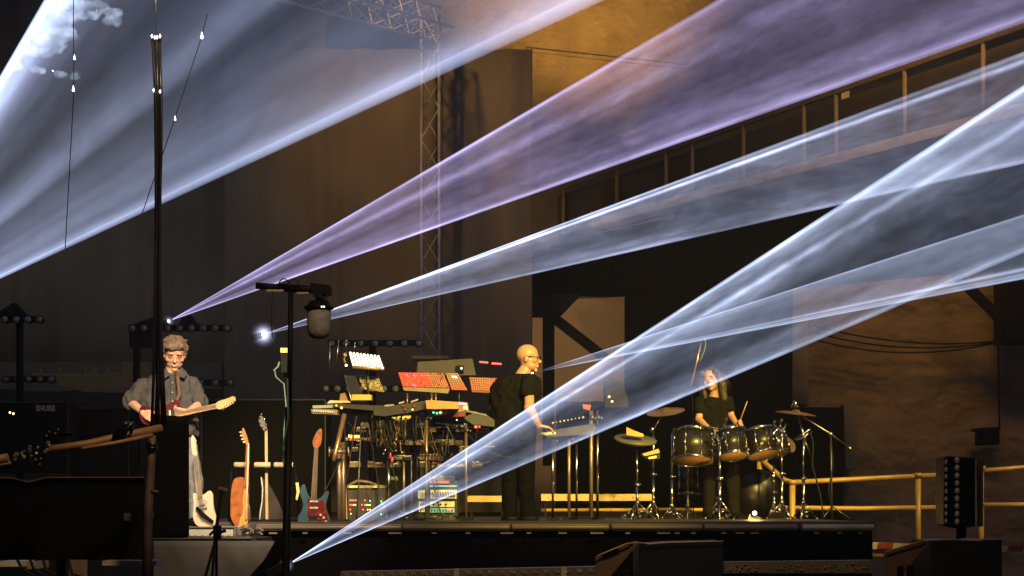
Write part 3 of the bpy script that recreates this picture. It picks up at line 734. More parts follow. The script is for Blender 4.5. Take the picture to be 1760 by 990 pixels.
# riser and clutter at the guitarist's feet
t = thing('low_riser', 'shallow white metal box under the guitarist at the platform rim', 'riser', P(360, 922, 17.5))
q = MB(); q.pbox(300, 906, 403, 922, 17.5, .93); q.build('box', mat('white riser', (.75, .74, .72), .4), t, bevel=.006)
q = MB(); q.pbox(322, 905, 403, 907.5, 17.48, .05); q.pbox(402, 905, 406, 922, 17.47, .05); q.build('edging', alu, t)
t = thing('pedal_board', 'heap of pale cables and pedals below the acoustic guitar', 'pedals', P(430, 921, 17.5))
q = MB()
for k in range(14):
    x = 412 + random.random() * 34; y = 904 + random.random() * 14
    pts = [P(x + random.uniform(-9, 9), y + random.uniform(-5, 5), 17.5 + random.uniform(-.05, .05)) for _ in range(5)]
    q.tube(pts, .006, 6)
q.build('cable', mat('pale cable', (.45, .40, .32), .5), t)
for x, y, wd in ((415, 912, 9), (428, 908, 8), (436, 914, 12)):
    q = MB(); q.pbox(x, y, x + wd, y + 7, 17.55, .1); q.build('pedal', steel, t)

# ================================================================ people
def union_mesh(name, vols, m, parent, voxel=.006, smooth=2, fold=0.0, fscale=9.0, seed=0, fdir=None):
    """one continuous surface from overlapping tapered limbs ('c', p0, r0, p1, r1) and ellipsoids ('e', c, (rx,ry,rz), rot)"""
    q = MB()
    for v in vols:
        if v[0] == 'c':
            _, p0, r0, p1, r1 = v; p0 = V(p0); p1 = V(p1); d = (p1 - p0); L = max(d.length, 1e-5); d.normalize()
            prof = []
            for i in range(6): a = math.pi / 2 * i / 5; prof.append((max(r0 * math.sin(a), 1e-4), -r0 * math.cos(a)))
            for i in range(6): a = math.pi / 2 * i / 5; prof.append((max(r1 * math.cos(a), 1e-4), L + r1 * math.sin(a)))
            q.lathe(prof, p0, d, 16)
        elif v[0] == 'e':
            q.ball(v[1], v[2], 20, rot=v[3] if len(v) > 3 else None)
        elif v[0] == 'x':      # flattened torso segment: rings of (centre, half width vec, half depth vec)
            rings = v[1]; seg = 20; vs = []
            for c, a, b in rings:
                for k in range(seg):
                    t = 2 * math.pi * k / seg; vs.append(V(c) + V(a) * math.copysign(abs(math.cos(t)) ** .8, math.cos(t)) + V(b) * math.copysign(abs(math.sin(t)) ** .8, math.sin(t)))
            n = len(rings)
            fs = [(i * seg + k, i * seg + (k + 1) % seg, (i + 1) * seg + (k + 1) % seg, (i + 1) * seg + k) for i in range(n - 1) for k in range(seg)]
            fs += [tuple(range(seg))[::-1], tuple(range((n - 1) * seg, n * seg))]
            q.add(vs, fs, 0, True)
    o = q.build('tmp', m, parent)
    r = o.modifiers.new('r', 'REMESH'); r.mode = 'VOXEL'; r.voxel_size = voxel; r.use_smooth_shade = True
    s = o.modifiers.new('s', 'SMOOTH'); s.factor = .5; s.iterations = smooth
    bpy.context.view_layer.update()
    me = bpy.data.meshes.new_from_object(o.evaluated_get(bpy.context.evaluated_depsgraph_get()))
    old = o.data; o.modifiers.clear(); o.data = me; bpy.data.meshes.remove(old); me.name = name; o.name = name
    if fold:
        nn = [v.normal.copy() for v in me.vertices]
        for v, n_ in zip(me.vertices, nn):
            p = v.co * fscale
            if fdir is not None: p = V((p.x * fdir[0], p.y * fdir[1], p.z * fdir[2]))
            h = noise.noise(p + V((seed, 0, 0))) ; h2 = 1 - abs(noise.noise(p * 1.7 + V((0, seed, 3)))) * 2
            v.co += n_ * fold * (h * .6 + h2 * .5)
    for p in me.polygons: p.use_smooth = True
    if not me.materials: me.materials.append(m)
    return o

def basis(fwd, up):
    f = V(fwd).normalized(); r = f.cross(V(up)).normalized(); u = r.cross(f).normalized()
    return r, f, u      # right (person's right when looking along f is +r), forward, up
def head_vols(c, fwd, up, s=1.0, beard=False):
    r, f, u = basis(fwd, up); M = Matrix((r, f, u)).transposed()
    def L(x, y, z): return V(c) + (r * x + f * y + u * z) * s
    E = lambda p, a: ('e', L(*p), tuple(k * s for k in a), M)
    vs = [E((0, -.012, .035), (.076, .093, .083)), E((0, .012, -.02), (.066, .078, .085)), E((0, .026, -.055), (.063, .058, .052)),
          E((0, .072, -.094), (.022, .018, .018)),
          ('c', L(0, .086, .014), .008 * s, L(0, .106, -.020), .0105 * s), E((0, .096, -.024), (.016, .012, .008)),
          E((0, .084, -.052), (.024, .014, .007)), E((0, .082, -.064), (.020, .014, .008)),
          E((.032, .075, .028), (.024, .010, .007)), E((-.032, .075, .028), (.024, .010, .007)), E((.031, .070, .010), (.021, .017, .017)), E((-.031, .070, .010), (.021, .017, .017)),
          E((.046, .058, -.015), (.024, .020, .026)), E((-.046, .058, -.015), (.024, .020, .026)),
          E((.077, -.008, -.008), (.010, .020, .032)), E((-.077, -.008, -.008), (.010, .020, .032))]
    return vs, L, M
def eyes(L, M, s, parent, m):
    for x in (.031, -.031):
        q = MB(); q.tube([L(x - .013, .084, .008), L(x, .0885, .0105), L(x + .013, .083, .009)], [.0015 * s, .0028 * s, .0015 * s], 6); q.build('eye', m, parent)
def hand_vols(wrist, d, palm_n, thumb_side, curl=.9, s=1.0):
    """palm + four unequal curled fingers + thumb; d = direction of the hand, palm_n = way the palm faces, thumb_side = +1/-1"""
    d = V(d).normalized(); n = (V(palm_n) - d * V(palm_n).dot(d)).normalized(); a = d.cross(n) * thumb_side
    w = V(wrist); out = []
    for i, (off, L) in enumerate(((.030, .070), (.010, .078), (-.010, .073), (-.028, .058))):
        kn = w + (d * .088 + a * off) * s
        out.append(('c', w + (d * .012 + a * off * .6) * s, .016 * s, kn, .013 * s))
        p = kn; ang = curl * .35
        for j, fr in enumerate((.45, .32, .23)):
            dd = d * math.cos(ang) + n * math.sin(ang); p2 = p + dd * (L * fr * s * 1.05)
            out.append(('c', p, (.0095 - .001 * j) * s, p2, (.0085 - .001 * j) * s)); p = p2; ang += curl * .75
    t0 = w + (d * .025 + a * .026) * s; t1 = t0 + (d * .032 + a * .026 + n * .012) * s; t2 = t1 + (d * .028 + a * .004 + n * .018) * s
    out += [('c', t0, .014 * s, t1, .011 * s), ('c', t1, .0105 * s, t2, .008 * s)]
    return out
def tufts(name, base, L, s, m, parent, n, length, rx=(.084, .094, .082), seed=1, zmin=.02, sweep=(.3, .2, -.5), front=.085):
    # loose locks laid over the moulded hair, joined into the same mesh
    rnd = random.Random(seed); q = MB(); org = V(parent['org'])
    for _ in range(n):
        a = rnd.uniform(0, 2 * math.pi); z = rnd.uniform(zmin, 1.0)
        c = math.sqrt(max(0, 1 - z * z)); px, py = math.cos(a) * c, math.sin(a) * c
        if py > .35 and z < .6: continue
        p = V((px * rx[0], py * rx[1] - .02, .045 + z * rx[2])); dr = V((px * .8 + rnd.gauss(sweep[0], .5), py * .8 + rnd.gauss(sweep[1], .5), z * .3 + rnd.gauss(sweep[2], .35))).normalized()
        ln = length * rnd.uniform(.6, 1.3); p2 = p + dr * ln * .5 + V((px, py, z)) * .006; p3 = p + dr * ln - V((0, 0, ln * .25))
        q.tube([L(*p), L(*p2), L(*p3)], [.006 * s, .0045 * s, .001 * s], 5)
    me = base.data; bm = bmesh.new(); bm.from_mesh(me)
    vs = [bm.verts.new(v - org) for v in q.v]
    for f in q.f:
        try: fc_ = bm.faces.new([vs[i] for i in f]); fc_.smooth = True
        except ValueError: pass
    bm.to_mesh(me); bm.free()
eyem = mat('dark eye', (.03, .02, .02), .2)

# ---------------- guitarist (faces the audience, looks down at his guitar)
Y = 18.35
def J(x, y, dy=0.0): return P(x, y, Y) + V((0, dy, 0))
gm = thing('person', 'grey haired guitarist in rolled sleeve grey shirt, head bowed over his guitar', 'person', J(300, 902))
hs_ = 1.22
hc = J(301, 609, -.03)
hv, L, M = head_vols(hc, (.20, -1, -.50), (.12, -.50, 1), hs_)
rsh, lsh = J(246, 662), J(331, 661)
rel, lel = J(226, 692, -.02), J(345, 694, -.02)
rwr, lwr = J(254, 711, -.24), J(330, 711, -.24)
body = hv + [('c', J(297, 632, .0), .062, J(294, 655, .03), .075), ('c', rsh, .042, rel, .045), ('c', lsh, .042, lel, .045),
    ('c', rel, .047, rwr, .031), ('c', lel, .044, lwr, .030),
    ('x', [(J(290, 652, .04), V((.20, 0, 0)), V((0, .09, 0))), (J(290, 690, .03), V((.20, 0, 0)), V((0, .12, 0))), (J(290, 735, .03), V((.17, 0, 0)), V((0, .12, 0))), (J(292, 760, .03), V((.17, 0, 0)), V((0, .12, 0)))]),
    ('c', J(275, 755, .03), .09, J(272, 830, 0), .062), ('c', J(272, 830, 0), .058, J(270, 890, .04), .042),
    ('c', J(315, 755, .03), .09, J(333, 830, 0), .060), ('c', J(333, 830, 0), .058, J(332, 890, .04), .042)]
body += hand_vols(rwr, (rwr - rel).normalized() + V((.3, 0, -.1)), (.2, .5, -.3), 1, .8, 1.05)
body += hand_vols(lwr, V((-.9, -.25, .1)), (0, .6, .5), 1, 1.5, 1.05)
b = union_mesh('body', body, skin, gm, .0055, 4)
eyes(L, M, hs_, gm, mat('eyelid shadow line', (.20, .10, .07), .5))
# hair
hv2 = [('e', L(0, -.025, .060), tuple(k * hs_ for k in (.084, .092, .072)), M), ('e', L(0, .035, .092), tuple(k * hs_ for k in (.062, .055, .036)), M), ('e', L(.01, .046, .082), tuple(k * hs_ for k in (.068, .048, .030)), M), ('e', L(.03, .068, .085), tuple(k * hs_ for k in (.034, .024, .022)), M),
       ('e', L(-.03, .065, .092), tuple(k * hs_ for k in (.034, .022, .018)), M),
       ('e', L(.074, -.01, .03), tuple(k * hs_ for k in (.018, .03, .045)), M), ('e', L(-.074, -.01, .03), tuple(k * hs_ for k in (.018, .03, .045)), M), ('e', L(0, -.07, .0), tuple(k * hs_ for k in (.07, .05, .075)), M)]
ho = union_mesh('hair', hv2, greyhair, gm, .007, 1, fold=.012, fscale=26, seed=3)
tufts('hair', ho, L, hs_, greyhair, gm, 300, .030, seed=4, sweep=(.5, .3, -.7))
q = MB()
for x in (.031, -.031): q.tube([L(x - .018, .090, .030), L(x, .096, .034), L(x + .018, .088, .031)], .0045 * hs_, 6)
q.build('eyebrow', greyhair, gm)
# shirt with rolled sleeves and collar
sl = rsh.lerp(rel, .95); sr = lsh.lerp(lel, .93)
shirt = [('x', [(J(292, 641, .03), V((.09, 0, 0)), V((0, .075, 0))), (J(291, 649, .04), V((.185, 0, 0)), V((0, .105, 0))), (J(289, 660, .035), V((.232, 0, 0)), V((0, .125, 0))), (J(289, 690, .03), V((.262, 0, 0)), V((0, .145, 0))), (J(289, 720, .02), V((.250, 0, 0)), V((0, .15, 0))), (J(290, 748, .03), V((.25, 0, 0)), V((0, .15, 0)))]),
         ('c', rsh, .062, sl, .062), ('c', lsh, .060, sr, .060), ('c', rsh.lerp(rel, .8), .074, sl, .073), ('c', lsh.lerp(lel, .8), .070, sr, .069)]
union_mesh('shirt', shirt, greyshirt, gm, .006, 2, fold=.030, fscale=9, seed=1, fdir=(1, 1, .7))
q = MB()
q.prism([J(288, 634, -.10), J(297, 646, -.135), J(283, 655, -.13), J(276, 643, -.09)], (0, .012, 0)); q.prism([J(315, 632, -.10), J(305, 646, -.135), J(321, 652, -.13), J(325, 642, -.09)], (0, .012, 0))
q.build('collar', greyshirt, gm, bevel=.004)
q = MB(); q.bar(J(300, 648, -.125), J(301, 700, -.14), .028, .006); q.build('placket', greyshirt, gm)
q = MB()
for y in (660, 676, 691): q.ball(J(301, y, -.15), .006, 8)
q.build('button', cream, gm)
trou = [('x', [(J(292, 745, .03), V((.19, 0, 0)), V((0, .135, 0))), (J(292, 765, .03), V((.195, 0, 0)), V((0, .14, 0)))]), ('c', J(275, 762, .03), .105, J(272, 830, 0), .080), ('c', J(272, 830), .080, J(270, 892, .03), .066),
        ('c', J(316, 762, .03), .105, J(334, 830, 0), .080), ('c', J(334, 830), .080, J(334, 893, .03), .070)]
union_mesh('trousers', trou, mat('faded jeans', (.20, .21, .23), .85, bump=.003, scale=10), gm, .008, 2, fold=.012, fscale=8, seed=5)
for x in (270, 334):
    q = MB(); q.ball(J(x, 898, -.02), (.055, .14, .05), 14); q.build('shoe', black, gm)

# his guitar is a thing of its own
g = thing('electric_guitar', 'dark red sunburst electric guitar with maple neck held by the guitarist', 'guitar', J(290, 715, -.2))
YG = Y - .26
q = MB(); pp(q, smooth_outline([(240, 700), (246, 696), (258, 702), (275, 700), (290, 694), (305, 687), (311, 690), (307, 700), (309, 706), (316, 711), (310, 718), (296, 722), (275, 728), (258, 732), (244, 728), (238, 714)], 2), YG, .045)
q.build('body', mat('red sunburst', (.16, .012, .02), .18, scale=3, col2=(.05, .006, .008), coat=1.0), g, bevel=.006)
q = MB(); pp(q, smooth_outline([(262, 709), (286, 702), (300, 697), (304, 704), (306, 712), (288, 720), (268, 722)], 1), YG - .004, .006); q.build('pickguard', mat('dark guard', (.04, .015, .015), .3), g)
q = MB(); pp(q, [(300, 709), (301, 717), (372, 702), (371, 693.5)], YG - .012, .022); q.build('neck', maple, g)
q = MB(); pp(q, smooth_outline([(370, 693), (379, 688), (392, 685), (400, 680), (406, 684), (403, 693), (384, 703), (372, 703.5)], 2), YG, .016); q.build('headstock', maple, g)
q = MB()
for i in range(6): q.tube([P(382 + i * 4, 700.5 - i * 2.3, YG), P(383.5 + i * 4, 706 - i * 2.4, YG)], .0065, 6)
q.build('tuner', chrome, g)
q = MB()
for i in range(17):
    t = i / 17; x = 306 + 64 * (1 - (1 - t) ** 1.35); yc = 713.5 - (x - 300) * .226; q.tube([P(x - .9, yc - 4.2, YG - .013), P(x + .9, yc + 4.2, YG - .013)], .0014, 4)
q.build('fret', steel, g)
q = MB(); strings(q, (270, 717), (372, 697.5), 6, 6, 5, YG - .016); q.build('strings', steel, g)
for x in (282, 292):
    q = MB(); q.box(P(x, 715 - (x - 280) * .25, YG - .01), (.014, .014, .07)); q.build('pickup', cream, g)
q = MB(); q.tube([J(307, 642, -.10), J(311, 655, -.165), J(314, 680, -.175), J(311, 692, -.24)], [.019, .02, .02, .016], 8); q.build('strap', mat('brown strap', (.12, .07, .05), .7), g)
q = MB(); q.ball(J(313, 684, -.20), (.012, .006, .022), 8); q.build('strap_tab', mat('red tab', (.5, .08, .03), .5), g)

# ---------------- keyboard player (back three quarters to the audience, head turned in profile)
Y = 20.3
km = thing('person', 'bald man in glasses and black T-shirt playing synthesizers, back half turned', 'person', J(890, 895))
hs_ = 1.18
hc = J(908, 616, 0)
hv, L, M = head_vols(hc, (1, -.10, -.10), (.10, 0, 1), hs_)
ls, rs_ = J(866, 660, .06), J(910, 658, -.18)
le, re_ = J(849, 700, .12), J(909, 704, -.33)
lw, rw_ = J(858, 728, .30), J(925, 733, -.18)
body = hv + [('c', J(903, 636, .0), .065, J(893, 655, .0), .080), ('c', ls, .05, le, .044), ('c', rs_, .052, re_, .048), ('c', le, .045, lw, .03), ('c', re_, .054, rw_, .034),
    ('x', [(J(888, 650, 0), V((.15, -.08, 0)), V((.05, .09, 0))), (J(885, 690, 0), V((.15, -.09, 0)), V((.05, .10, 0))), (J(885, 740, 0), V((.14, -.08, 0)), V((.05, .10, 0)))]),
    ('c', J(876, 745, .03), .09, J(878, 820, .02), .062), ('c', J(878, 820, .02), .06, J(876, 888, .05), .042), ('c', J(902, 745, -.05), .09, J(904, 820, -.05), .062), ('c', J(904, 820, -.05), .06, J(908, 888, .0), .042)]
body += hand_vols(rw_, (1, .1, -.18), (0, 0, -1), 1, .7, 1.1) + hand_vols(lw, (.2, 1, -.1), (0, 0, -1), 1, .7, 1.0)
union_mesh('body', body, skin2, km, .0055, 3)
eyes(L, M, hs_, km, eyem)
q = MB()
for s_ in (1, -1):
    q.tube([L(.034 * s_ + .024 * math.cos(a), .100, .010 + .018 * math.sin(a)) for a in [i * math.pi / 8 for i in range(17)]], .0032, 6)
    q.tube([L(.058 * s_, .098, .014), L(.080 * s_, .05, .016), L(.084 * s_, -.01, .012)], .0036, 6)
q.tube([L(.010, .102, .014), L(-.010, .102, .014)], .003, 6)
q.build('glasses', black, km)
sr = rs_.lerp(re_, .38); sl = ls.lerp(le, .66)
shirt = [('x', [(J(897, 644, 0), V((.085, -.03, 0)), V((.02, .075, 0))), (J(890, 652, 0), V((.20, -.10, 0)), V((.06, .11, 0))), (J(888, 668, 0), V((.235, -.12, 0)), V((.07, .14, 0))), (J(886, 700, 0), V((.222, -.11, 0)), V((.07, .15, 0))), (J(884, 735, 0), V((.205, -.10, 0)), V((.07, .14, 0))), (J(882, 758, 0), V((.195, -.10, 0)), V((.07, .14, 0)))]),
         ('c', rs_, .080, sr, .078), ('c', ls, .072, sl, .074)]
union_mesh('t_shirt', shirt, darkshirt, km, .007, 2, fold=.028, fscale=7, seed=9, fdir=(1, 1, .6))
trou = [('x', [(J(886, 748, 0), V((.18, -.09, 0)), V((.06, .13, 0))), (J(886, 768, 0), V((.18, -.09, 0)), V((.06, .13, 0)))]), ('c', J(874, 762, .03), .105, J(877, 822, .02), .082), ('c', J(877, 822, .02), .082, J(876, 888, .04), .070),
        ('c', J(902, 762, -.05), .105, J(904, 822, -.05), .082), ('c', J(904, 822, -.05), .082, J(907, 888, 0), .070)]
union_mesh('trousers', trou, mat('grey green trousers', (.005, .005, .0045), .9, spec=.08, bump=.003, scale=10), km, .008, 2, fold=.012, fscale=8, seed=5)
for x, dy in ((878, .02), (910, -.03)):
    q = MB(); q.ball(J(x, 892, dy), (.10, .06, .045), 14); q.build('shoe', black, km)

# ---------------- drummer (seated, long hair, smiling, looks to the side)
Y = 22.9
dm = thing('person', 'long haired smiling drummer in black T-shirt seated behind the drums', 'person', J(1228, 890))
hs_ = 1.12
hc = J(1222, 654, -.02)
hv, L, M = head_vols(hc, (-.35, -1, .0), (-.20, 0.0, 1), hs_)
ls, rs_ = J(1205, 692), J(1250, 690)
le, re_ = J(1200, 722, -.08), J(1256, 716, -.06)
lw, rw_ = J(1212, 737, -.30), J(1263, 733, -.26)
body = hv + [('c', J(1227, 670), .055, J(1228, 688, .02), .07), ('c', ls, .046, le, .043), ('c', rs_, .044, re_, .042), ('c', le, .044, lw, .03), ('c', re_, .040, rw_, .028),
    ('x', [(J(1228, 688, .02), V((.16, 0, 0)), V((0, .09, 0))), (J(1228, 730, .02), V((.15, 0, 0)), V((0, .10, 0))), (J(1228, 775, .02), V((.15, 0, 0)), V((0, .11, 0)))]),
    ('c', J(1220, 790, 0), .09, J(1212, 800, -.45), .066), ('c', J(1212, 800, -.45), .06, J(1212, 880, -.40), .042), ('c', J(1236, 790, 0), .09, J(1252, 800, -.45), .066), ('c', J(1252, 800, -.45), .06, J(1254, 880, -.40), .042)]
body += hand_vols(lw, (.5, -.6, -.3), (0, -.2, -1), -1, 1.7, 1.05) + hand_vols(rw_, (.3, -.7, .2), (-1, 0, -.3), 1, 1.8, 1.1)
union_mesh('body', body, skin2, dm, .006)
eyes(L, M, hs_, dm, eyem)
q = MB(); q.tube([L(.022, .086, -.048), L(.010, .094, -.056), L(-.010, .094, -.056), L(-.022, .086, -.048)], .005, 6); q.build('smile', cream, dm)
hair = [('e', L(0, -.035, .055), tuple(k * hs_ for k in (.092, .085, .075)), M), ('e', L(.062, .02, .075), tuple(k * hs_ for k in (.045, .05, .035)), M), ('e', L(-.062, .02, .070), tuple(k * hs_ for k in (.040, .05, .035)), M),
        ('c', L(.085, .0, .05), .030 * hs_, L(.098, .0, -.06), .036 * hs_), ('c', L(.098, .0, -.06), .036 * hs_, L(.085, .02, -.19), .026), ('c', L(-.085, .0, .05), .030 * hs_, L(-.100, -.01, -.06), .040 * hs_), ('c', L(-.100, -.01, -.06), .040 * hs_, L(-.098, .0, -.21), .030), ('c', L(0, -.07, .0), .07 * hs_, L(0, -.07, -.14), .07)]
ho = union_mesh('hair', hair, brownhair, dm, .008, 1, fold=.014, fscale=16, seed=3, fdir=(2, 2, .4))
tufts('hair', ho, L, hs_, brownhair, dm, 160, .14, rx=(.10, .09, .08), seed=8, zmin=-.2, sweep=(0, -.1, -2.2))
q = MB()
for x in (.031, -.031): q.tube([L(x - .018, .090, .030), L(x, .096, .034), L(x + .018, .088, .031)], .004, 6)
q.build('eyebrow', brownhair, dm)
shirt = [('x', [(J(1228, 684, .02), V((.10, 0, 0)), V((0, .07, 0))), (J(1228, 687, .02), V((.15, 0, 0)), V((0, .10, 0))), (J(1228, 700, .02), V((.195, 0, 0)), V((0, .12, 0))), (J(1228, 730, .02), V((.180, 0, 0)), V((0, .13, 0))), (J(1228, 775, .02), V((.185, 0, 0)), V((0, .14, 0)))]),
         ('c', ls, .066, ls.lerp(le, .45), .068), ('c', rs_, .064, rs_.lerp(re_, .45), .066)]
union_mesh('t_shirt', shirt, darkshirt, dm, .007, 2, fold=.022, fscale=8, seed=12, fdir=(1, 1, .6))
trou = [('e', J(1228, 788, .02), (.18, .16, .10)), ('c', J(1220, 790, 0), .10, J(1212, 800, -.45), .080), ('c', J(1212, 800, -.45), .078, J(1212, 880, -.40), .065), ('c', J(1236, 790, 0), .10, J(1252, 800, -.45), .080), ('c', J(1252, 800, -.45), .078, J(1254, 880, -.40), .065)]
union_mesh('trousers', trou, mat('light grey trousers', (.015, .014, .012), .9, spec=.1), dm, .009, 2, fold=.012, fscale=8, seed=7)
for x in (1212, 1254):
    q = MB(); q.ball(J(x, 888, -.46), (.05, .13, .045), 12); q.build('shoe', black, dm)
q = MB(); q.tube([rw_ + V((.0, -.06, -.01)), J(1277, 693, -.42)], [.008, .006], 6)
tag(q.build('drumstick', maple), 'pale drumstick pointing up from the drummer raised hand', 'drumstick')
q = MB(); q.tube([lw + V((.0, -.05, .01)), J(1238, 742, -.55)], [.008, .006], 6)
tag(q.build('drumstick', maple), 'drumstick low over the first tom in the other hand', 'drumstick')
t = thing('drum_stool', 'round black drum stool under the seated drummer', 'stool', J(1228, 889, .02))
q = MB(); q.lathe([(.17, 0), (.18, .03), (.18, .07), (.16, .09)], J(1228, 817, .02), (0, 0, 1), 24); q.build('seat', black, t)
q = MB(); q.tube([J(1228, 817, .02), J(1228, 870, .02)], .02, 8); q.build('post', chrome, t)
for a in (0, 2.1, 4.2):
    q = MB(); q.tube([J(1228, 850, .02), J(1228, 889, .02) + V((.22 * math.cos(a), .22 * math.sin(a), 0))], .010, 8); q.build('leg', chrome, t)
# ================================================================ drum kit
goldshell = mat('dark bronze lacquer', (.017, .014, .008), .38, .15, coat=.35, var=.4, scale=2)
headskin = mat('drum head', (.80, .48, .18), .6)
batter = mat('batter head', (.5, .48, .42), .7)
def drum(cx, y0, y1, Y, rpx, tilt, roll, label, badge=False):
    r = rpx / F * Y; c0 = P(cx, y1, Y); h = (y1 - y0) / F * Y
    ax = V((math.sin(R(roll)), math.sin(R(tilt)), math.cos(R(tilt)))).normalized()
    t = thing('drum', label, 'drum', c0, 'drums of the kit')
    q = MB(); q.lathe([(r, .01), (r, h - .01)], c0, ax, 36); q.build('shell', goldshell, t)
    q = MB(); q.lathe([(r * 1.0, .0), (r * 1.035, -.004), (r * 1.035, .028), (r, .028), (r, 0)], c0, ax, 36, close=False); q.build('hoop', chrome, t)
    q = MB(); q.lathe([(r * 1.0, h - .028), (r * 1.035, h - .028), (r * 1.035, h + .006), (r, h + .006), (r, h - .028)], c0, ax, 36, close=False); q.build('hoop', chrome, t)
    q = MB(); q.lathe([(.001, .004), (r * .98, .004), (r * .98, .012)], c0, ax, 36); q.build('resonant_head', headskin, t)
    q = MB(); q.lathe([(r * .98, h - .012), (r * .98, h - .002), (.001, h - .002)], c0, ax, 36); q.build('batter_head', batter, t)
    u = ax.orthogonal().normalized(); b = ax.cross(u)
    for k in range(8):
        a = 2 * math.pi * k / 8 + .3; d = u * math.cos(a) + b * math.sin(a); p = c0 + d * r * 1.04
        if d.y > .35: continue
        q = MB(); q.tube([p + ax * .01, p + ax * (h - .01)], .0045, 6); q.tube([p + ax * h * .22 - d * .01, p + ax * h * .36 - d * .01], .013, 8); q.tube([p + ax * h * .64 - d * .01, p + ax * h * .78 - d * .01], .013, 8)
        q.ball(p + ax * (h - .004), .010, 6); q.ball(p + ax * .0, .010, 6); q.build('tension_lug', chrome, t)
    if badge:
        q = MB(); q.lathe([(.022, 0), (.018, .006)], c0 + ax * h * .45 + V((-.02, -r * 1.01, 0)), (0, -1, 0), 16); q.build('badge', mat('gold badge', (.7, .55, .2), .3, .5), t)
    return t
drum(1191, 739, 793, 22.0, 35, 14, 2, 'largest dark bronze tom, in front of the drummer')
drum(1260, 737, 785, 22.0, 25, 18, -3, 'middle bronze tom with bright orange underside, below the raised stick')
drum(1313, 737, 783, 22.1, 27, 18, -8, 'bronze tom with round gold badge, beside the middle tom', True)
drum(1340, 741, 781, 22.5, 20, 14, -12, 'smallest tom half hidden at the end of the row')
drum(1190, 800, 850, 23.0, 24, 0, 0, 'shadowed snare drum low under the toms')
# bass drum facing forward, dark
t = thing('bass_drum', 'dark bass drum low between the chrome stands', 'drum', P(1300, 893, 22.8), 'drums of the kit')
q = MB(); q.lathe([(.27, 0), (.27, .4)], P(1300, 850, 22.7), (0, 1, 0), 36); q.build('shell', goldshell, t)
q = MB(); q.lathe([(.27, -.01), (.285, -.01), (.285, .03), (.27, .03), (.27, -.01)], P(1300, 850, 22.7), (0, 1, 0), 36, close=False); q.build('hoop', black, t)
q = MB(); q.lathe([(.001, -.004), (.268, -.004), (.268, .004)], P(1300, 850, 22.7), (0, 1, 0), 36); q.build('front_head', blackgloss, t)

def tripod(q_parent, x, Y, y_hub, y_base=893, spread=27, m=chrome, n=3, ph=.4):
    for k in range(n):
        a = ph + 2 * math.pi * k / n; s = spread / F * Y
        foot = P(x, y_base, Y) + V((s * math.cos(a), s * math.sin(a), .01)); hub = P(x, y_hub, Y)
        low = P(x, y_base - 12, Y); mid = hub.lerp(foot, .55)
        q = MB(); q.tube([hub, foot], .009, 8); q.tube([low, mid], .007, 6); q.ball(foot, .016, 8); q.build('leg', m, q_parent)
def stand(name, x, Y, y_top, label, cat='stand', spread=27, hub=858, m=chrome, group='chrome stands on the stage', ph=.4, r=.013, y_mid=None):
    t = thing(name, label, cat, P(x, 893, Y), group)
    ym = y_mid or (y_top + 893) / 2
    q = MB(); q.tube([P(x, 888, Y), P(x, ym, Y)], r * 1.25, 10); q.tube([P(x, ym, Y), P(x, y_top, Y)], r, 10); q.build('tube', m, t)
    q = MB(); q.tube([P(x, ym - 3, Y), P(x, ym + 3, Y)], r * 2.1, 10); q.tube([P(x, ym, Y), P(x + 4, ym, Y)], .007, 6); q.ball(P(x + 5, ym, Y), .013, 8); q.build('collar', m, t)
    q = MB(); q.tube([P(x, hub - 2, Y), P(x, hub + 4, Y)], r * 2.1, 10); q.build('hub', m, t)
    tripod(t, x, Y, hub, 893, spread, m, ph=ph)
    return t
# tom stands and cymbal stands
t = stand('tom_stand', 1237, 21.8, 752, 'bright chrome double tom stand in front of the toms', hub=857, spread=28, r=.016)
q = MB()
for dx, dy in ((-14, -6), (-8, -2), (8, -4), (14, -8)): q.tube([P(1237, 756, 21.75), P(1237 + dx, 752 + dy, 21.72)], .012, 8); q.ball(P(1237 + dx, 752 + dy, 21.7), .022, 8)
for k in range(14): q.ball(P(1237 + random.uniform(-12, 12), 752 + random.uniform(-14, 14), 21.65), random.uniform(.008, .018), 6)
q.build('clamp', chrome, t)
t = stand('tom_stand', 1344, 22.0, 735, 'chrome stand carrying the end toms', hub=862, spread=26, ph=1.0)
q = MB()
for k in range(16): q.ball(P(1340 + random.uniform(-14, 10), 742 + random.uniform(-14, 16), 21.85), random.uniform(.008, .02), 6)
q.tube([P(1330, 730, 21.85), P(1344, 742, 21.85), P(1352, 728, 21.85)], .010, 8); q.build('clamp', chrome, t)
bronze = mat('cymbal bronze', (.42, .25, .10), .32, .75, scale=14, bump=.0015, bscale=50)
def cymbal(cx, cy, Y, rpx, tilt, roll, label, m=bronze):
    r = rpx / F * Y; c = P(cx, cy, Y); ax = V((math.sin(R(roll)), math.sin(R(tilt)), math.cos(R(tilt)))).normalized()
    q = MB(); q.lathe([(r, -.012), (r * .6, .004), (r * .2, .012), (r * .16, .03), (.001, .036), (.001, .032), (r * .15, .026), (r * .19, .008), (r * .6, 0), (r, -.015)], c, ax, 40, close=False)
    return tag(q.build('cymbal', m), label, 'cymbal', 'cymbals of the kit')
cymbal(1368, 709, 22.4, 35, -6, 6, 'bronze cymbal tilted on the tall stand beside the mic boom')
cymbal(1144, 706, 22.4, 33, -14, -8, 'dim reddish cymbal just under the wide beam edge')
cymbal(1350, 762, 22.7, 20, -50, 20, 'dull small cymbal behind the end toms')
t = stand('cymbal_stand', 1381, 22.3, 752, 'chrome cymbal stand with slanting boom near the guard rail', hub=862, spread=24, ph=.2)
q = MB(); q.tube([P(1371, 712, 22.35), P(1382, 752, 22.3), P(1396, 787, 22.3)], [.012, .013, .012], 8); q.build('boom', chrome, t)
